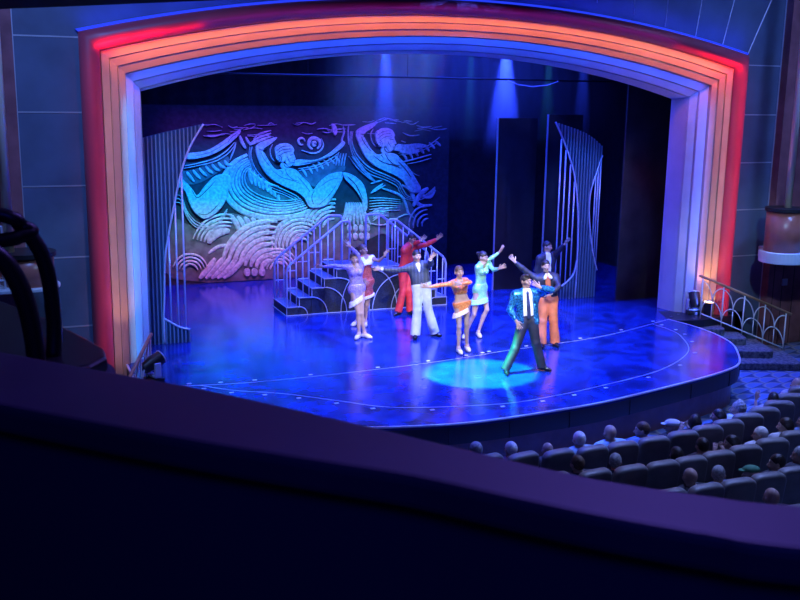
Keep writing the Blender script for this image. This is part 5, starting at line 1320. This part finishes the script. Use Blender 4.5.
# breakup pattern wash
g = spot((0, -5.0, 11), (0, -2.4, 0), (.03, .12, 1.0), 15000, 58, .4, .02); gl = g.data; gl.use_nodes = True
nt = gl.node_tree; em = nt.nodes['Emission']; tc = nt.nodes.new('ShaderNodeTexCoord'); nz = nt.nodes.new('ShaderNodeTexNoise'); nz.inputs['Scale'].default_value = 10; nz.inputs['Distortion'].default_value = 3.5; nz.inputs['Detail'].default_value = 2
nt.links.new(tc.outputs['Normal'], nz.inputs['Vector']); rp = nt.nodes.new('ShaderNodeValToRGB'); e = rp.color_ramp.elements; e[0].position = .44; e[1].position = .62
e[0].color = (.12, .12, .12, 1); e[1].color = (.5, .5, .5, 1); x = e.new(.53); x.color = (1.6, 1.6, 1.6, 1)
nt.links.new(nz.outputs['Fac'], rp.inputs['Fac']); nt.links.new(rp.outputs['Color'], em.inputs['Strength'])
# white-blue key on the dancers, steep enough to stay under the arch and off the mural
for x, p in ((-5.5, 8800), (4.5, 3400)):
    spot((x, -10.5, 9.8), (0, -2.0, .8), (.88, .92, 1.0), p, 25, .6, .12)
for x, y, z, t in ((-5, -16.5, 9.2, (.3, -3.6, 1.1)), (3, -16.5, 9.2, (0, -1.9, 1.1)), (-2, -16.5, 9.2, (-1.1, -.3, 1.1))):   # added low front fill for the dancers' faces
    spot((x, y, z), t, (.95, .93, 1.0), 3000, 8.5, .6, .05)
# blue fill on harps and staircase from the front
spot((3.5, -8, 8.8), (-5.3, .4, 2.0), (.04, .16, 1.0), 6500, 15, .5, .1)
spot((-3, -8, 8.6), (4.6, 1.66, 2.0), (.04, .16, 1.0), 6800, 15, .5, .1)
spot((-1.5, -9, 8.8), (-.7, 2.4, .9), (.06, .14, 1.0), 3600, 15, .6, .1)
# cyan spot from the lamp bar above the arch
spot((-5.0, -3.0, 9.6), (-.66, -3.52, 0), (.02, 1.0, .55), 76000, 10.8, .3, .05)
# mural: four batten strips, one colour for each height
for z, col, p, y, sp in ((3.75, (.34, .06, 1.0), 17, 2.9, 16), (2.75, (.0, .24, 1.0), 78, 2.8, 17), (1.6, (.0, .62, .45), 42, 2.7, 14), (.55, (1.0, .20, .16), 27, 2.6, 15)):
    area((-1.4, y, 6.9), (-1.4, 6.3, z), col, p, 6.2, .12, sp)
# beams in the haze
for x, col, p, a in ((.45, BLUE, 16000, 17), (3.7, BLUE, 32000, 24), (2.72, (.05, .5, 1), 1500, 9), (4.95, (.05, .5, 1), 1100, 11), (6.0, BLUE, 4000, 14), (1.5, (.02, .4, 1), 900, 11)):
    spot((x, 4.0, 6.45), (x+.02, 4.1, 0), col, p, a, .6, .04)
# LED coves along the frame: unseen strips facing back onto the profile, some added as fill
def cove_fill(o, y, t0, t1, n, col, power, do, dy, leg=None):
    for i in range(n):
        if leg:
            a = np.array(ppt(o, y, (leg, t0+(t1-t0)*i/n))); b = np.array(ppt(o, y, (leg, t0+(t1-t0)*(i+1)/n))); out = np.array([leg, 0, 0.0])
        else:
            ta = t0+(t1-t0)*i/n; tb = t0+(t1-t0)*(i+1)/n; a = np.array(ppt(o, y, ('a', ta))); b = np.array(ppt(o, y, ('a', tb)))
            t = nrm(b-a); out = np.array([-t[2], 0, t[0]])
        m = (a+b)/2; L = np.linalg.norm(b-a); d = out*do+np.array([0, dy, 0])
        area(tuple(m), tuple(m+d), col, power*L, L, .03, 170, 'cove_fill_strip', tuple(nrm(b-a)))
cove_fill(.74, -1.16, -.97, .97, 9, (1, .27, .10), 7, -1, .35)
cove_fill(.30, -.86, -.98, .98, 8, (.02, .08, 1), 7, -1, .5)  # added blue strips in place of stage light on the reveal
for q in (-1, 1):
    cove_fill(.80, -1.20, q*1.0, q*.93, 1, (1, .02, .06), 5.5, .35, .6); cove_fill(.80, -1.20, q*.93, q*.84, 1, (1, .02, .06), 3, .35, .6); cove_fill(.80, -1.20, q*.84, q*.74, 1, (1, .02, .08), 1.0, .35, .6)
cove_fill(.86, -1.30, -.74, .74, 7, (.3, .04, .9), .5, .1, .6)  # added weak violet fill to tint the top of the roll
cove_fill(1.16, -1.12, -.98, .98, 9, (.02, .04, 1), 4, 1, .2)
for leg in (-1, 1):
    cove_fill(.66, -1.25, 0, 4.9, 3, (1, .60, .52), .6, -.3, 1, leg)
    cove_fill(.30, -.95, 0, 4.7, 3, ((.05, .30, 1) if leg < 0 else (.08, .14, 1)), 3.4, -.35, 1, leg)  # added blue strips, stage light on the leg reveals
    cove_fill(.90, -1.40, 0, 5.5, 3, (1, .06, .10), .4 if leg < 0 else 1.2, -.1, 1, leg)
spot((6.28, -1.14, .42), (6.25, -.86, 2.4), (1, .5, .22), 75, 80, .8, .06)
spot((-6.25, -1.35, .25), (-6.3, -.85, 2.6), (1, .5, .3), 35, 70, .8, .06)
# added dim blue fill in the house, standing in for stage bounce
area((2.5, -7.5, 8.5), (1, -9, 0), (.22, .32, 1.0), 360, 5, 3, 100)
area((-3, -12, 10), (-7, -16, 4), (.22, .14, 1.0), 140, 3, 3, 120)
for q in (-1, 1): area((q*7.5, -6.5, 9.5), (q*7.5, -.9, 2.2), (.16, .30, 1.0), 150, 1.5, 1, 95)
spot((2.5, -9, 7.2), (7.4, -1.0, .9), (.35, .62, 1.0), 1500, 24, .7, .2)  # added for bounced light on the lower right wall and stairs
spot((-3, -9, 7.2), (-7.6, -.9, 1.4), (.25, .55, 1.0), 800, 16, .7, .2)  # added likewise for the lower left wall
area((-9.5, -21, 8), (-7, -16.5, 3.4), (.03, .05, 1), 22, 2, 2, 120)  # added to lift the inner face of the ledge

w = bpy.data.worlds.new('world'); SC.world = w; w.use_nodes = True
w.node_tree.nodes['Background'].inputs['Color'].default_value = (.02, .03, .12, 1); w.node_tree.nodes['Background'].inputs['Strength'].default_value = .07

# ---------------------------------------------------------------- camera
cam = bpy.data.cameras.new('camera'); co = bpy.data.objects.new('camera', cam); COL.objects.link(co)
R = V((.92574, -.37788, .01437)); U = V((.06450, .19522, .97864)); B = V((-.37261, -.90504, .20510))
co.matrix_world = Matrix(((R.x, U.x, B.x, -8.4), (R.y, U.y, B.y, -18.6), (R.z, U.z, B.z, 4.85), (0, 0, 0, 1)))
cam.sensor_width = 36; cam.lens = 985/800*36; cam.clip_start = .05; cam.clip_end = 100
cam.dof.use_dof = True; cam.dof.focus_distance = 17.5; cam.dof.aperture_fstop = cam.lens/8.0
SC.camera = co
SC.view_settings.view_transform = 'Standard'; SC.view_settings.look = 'None'; SC.view_settings.exposure = 0; SC.view_settings.gamma = 1; SC.view_settings.use_curve_mapping = False
SC.cycles.sample_clamp_indirect = 4; SC.cycles.max_bounces = 6
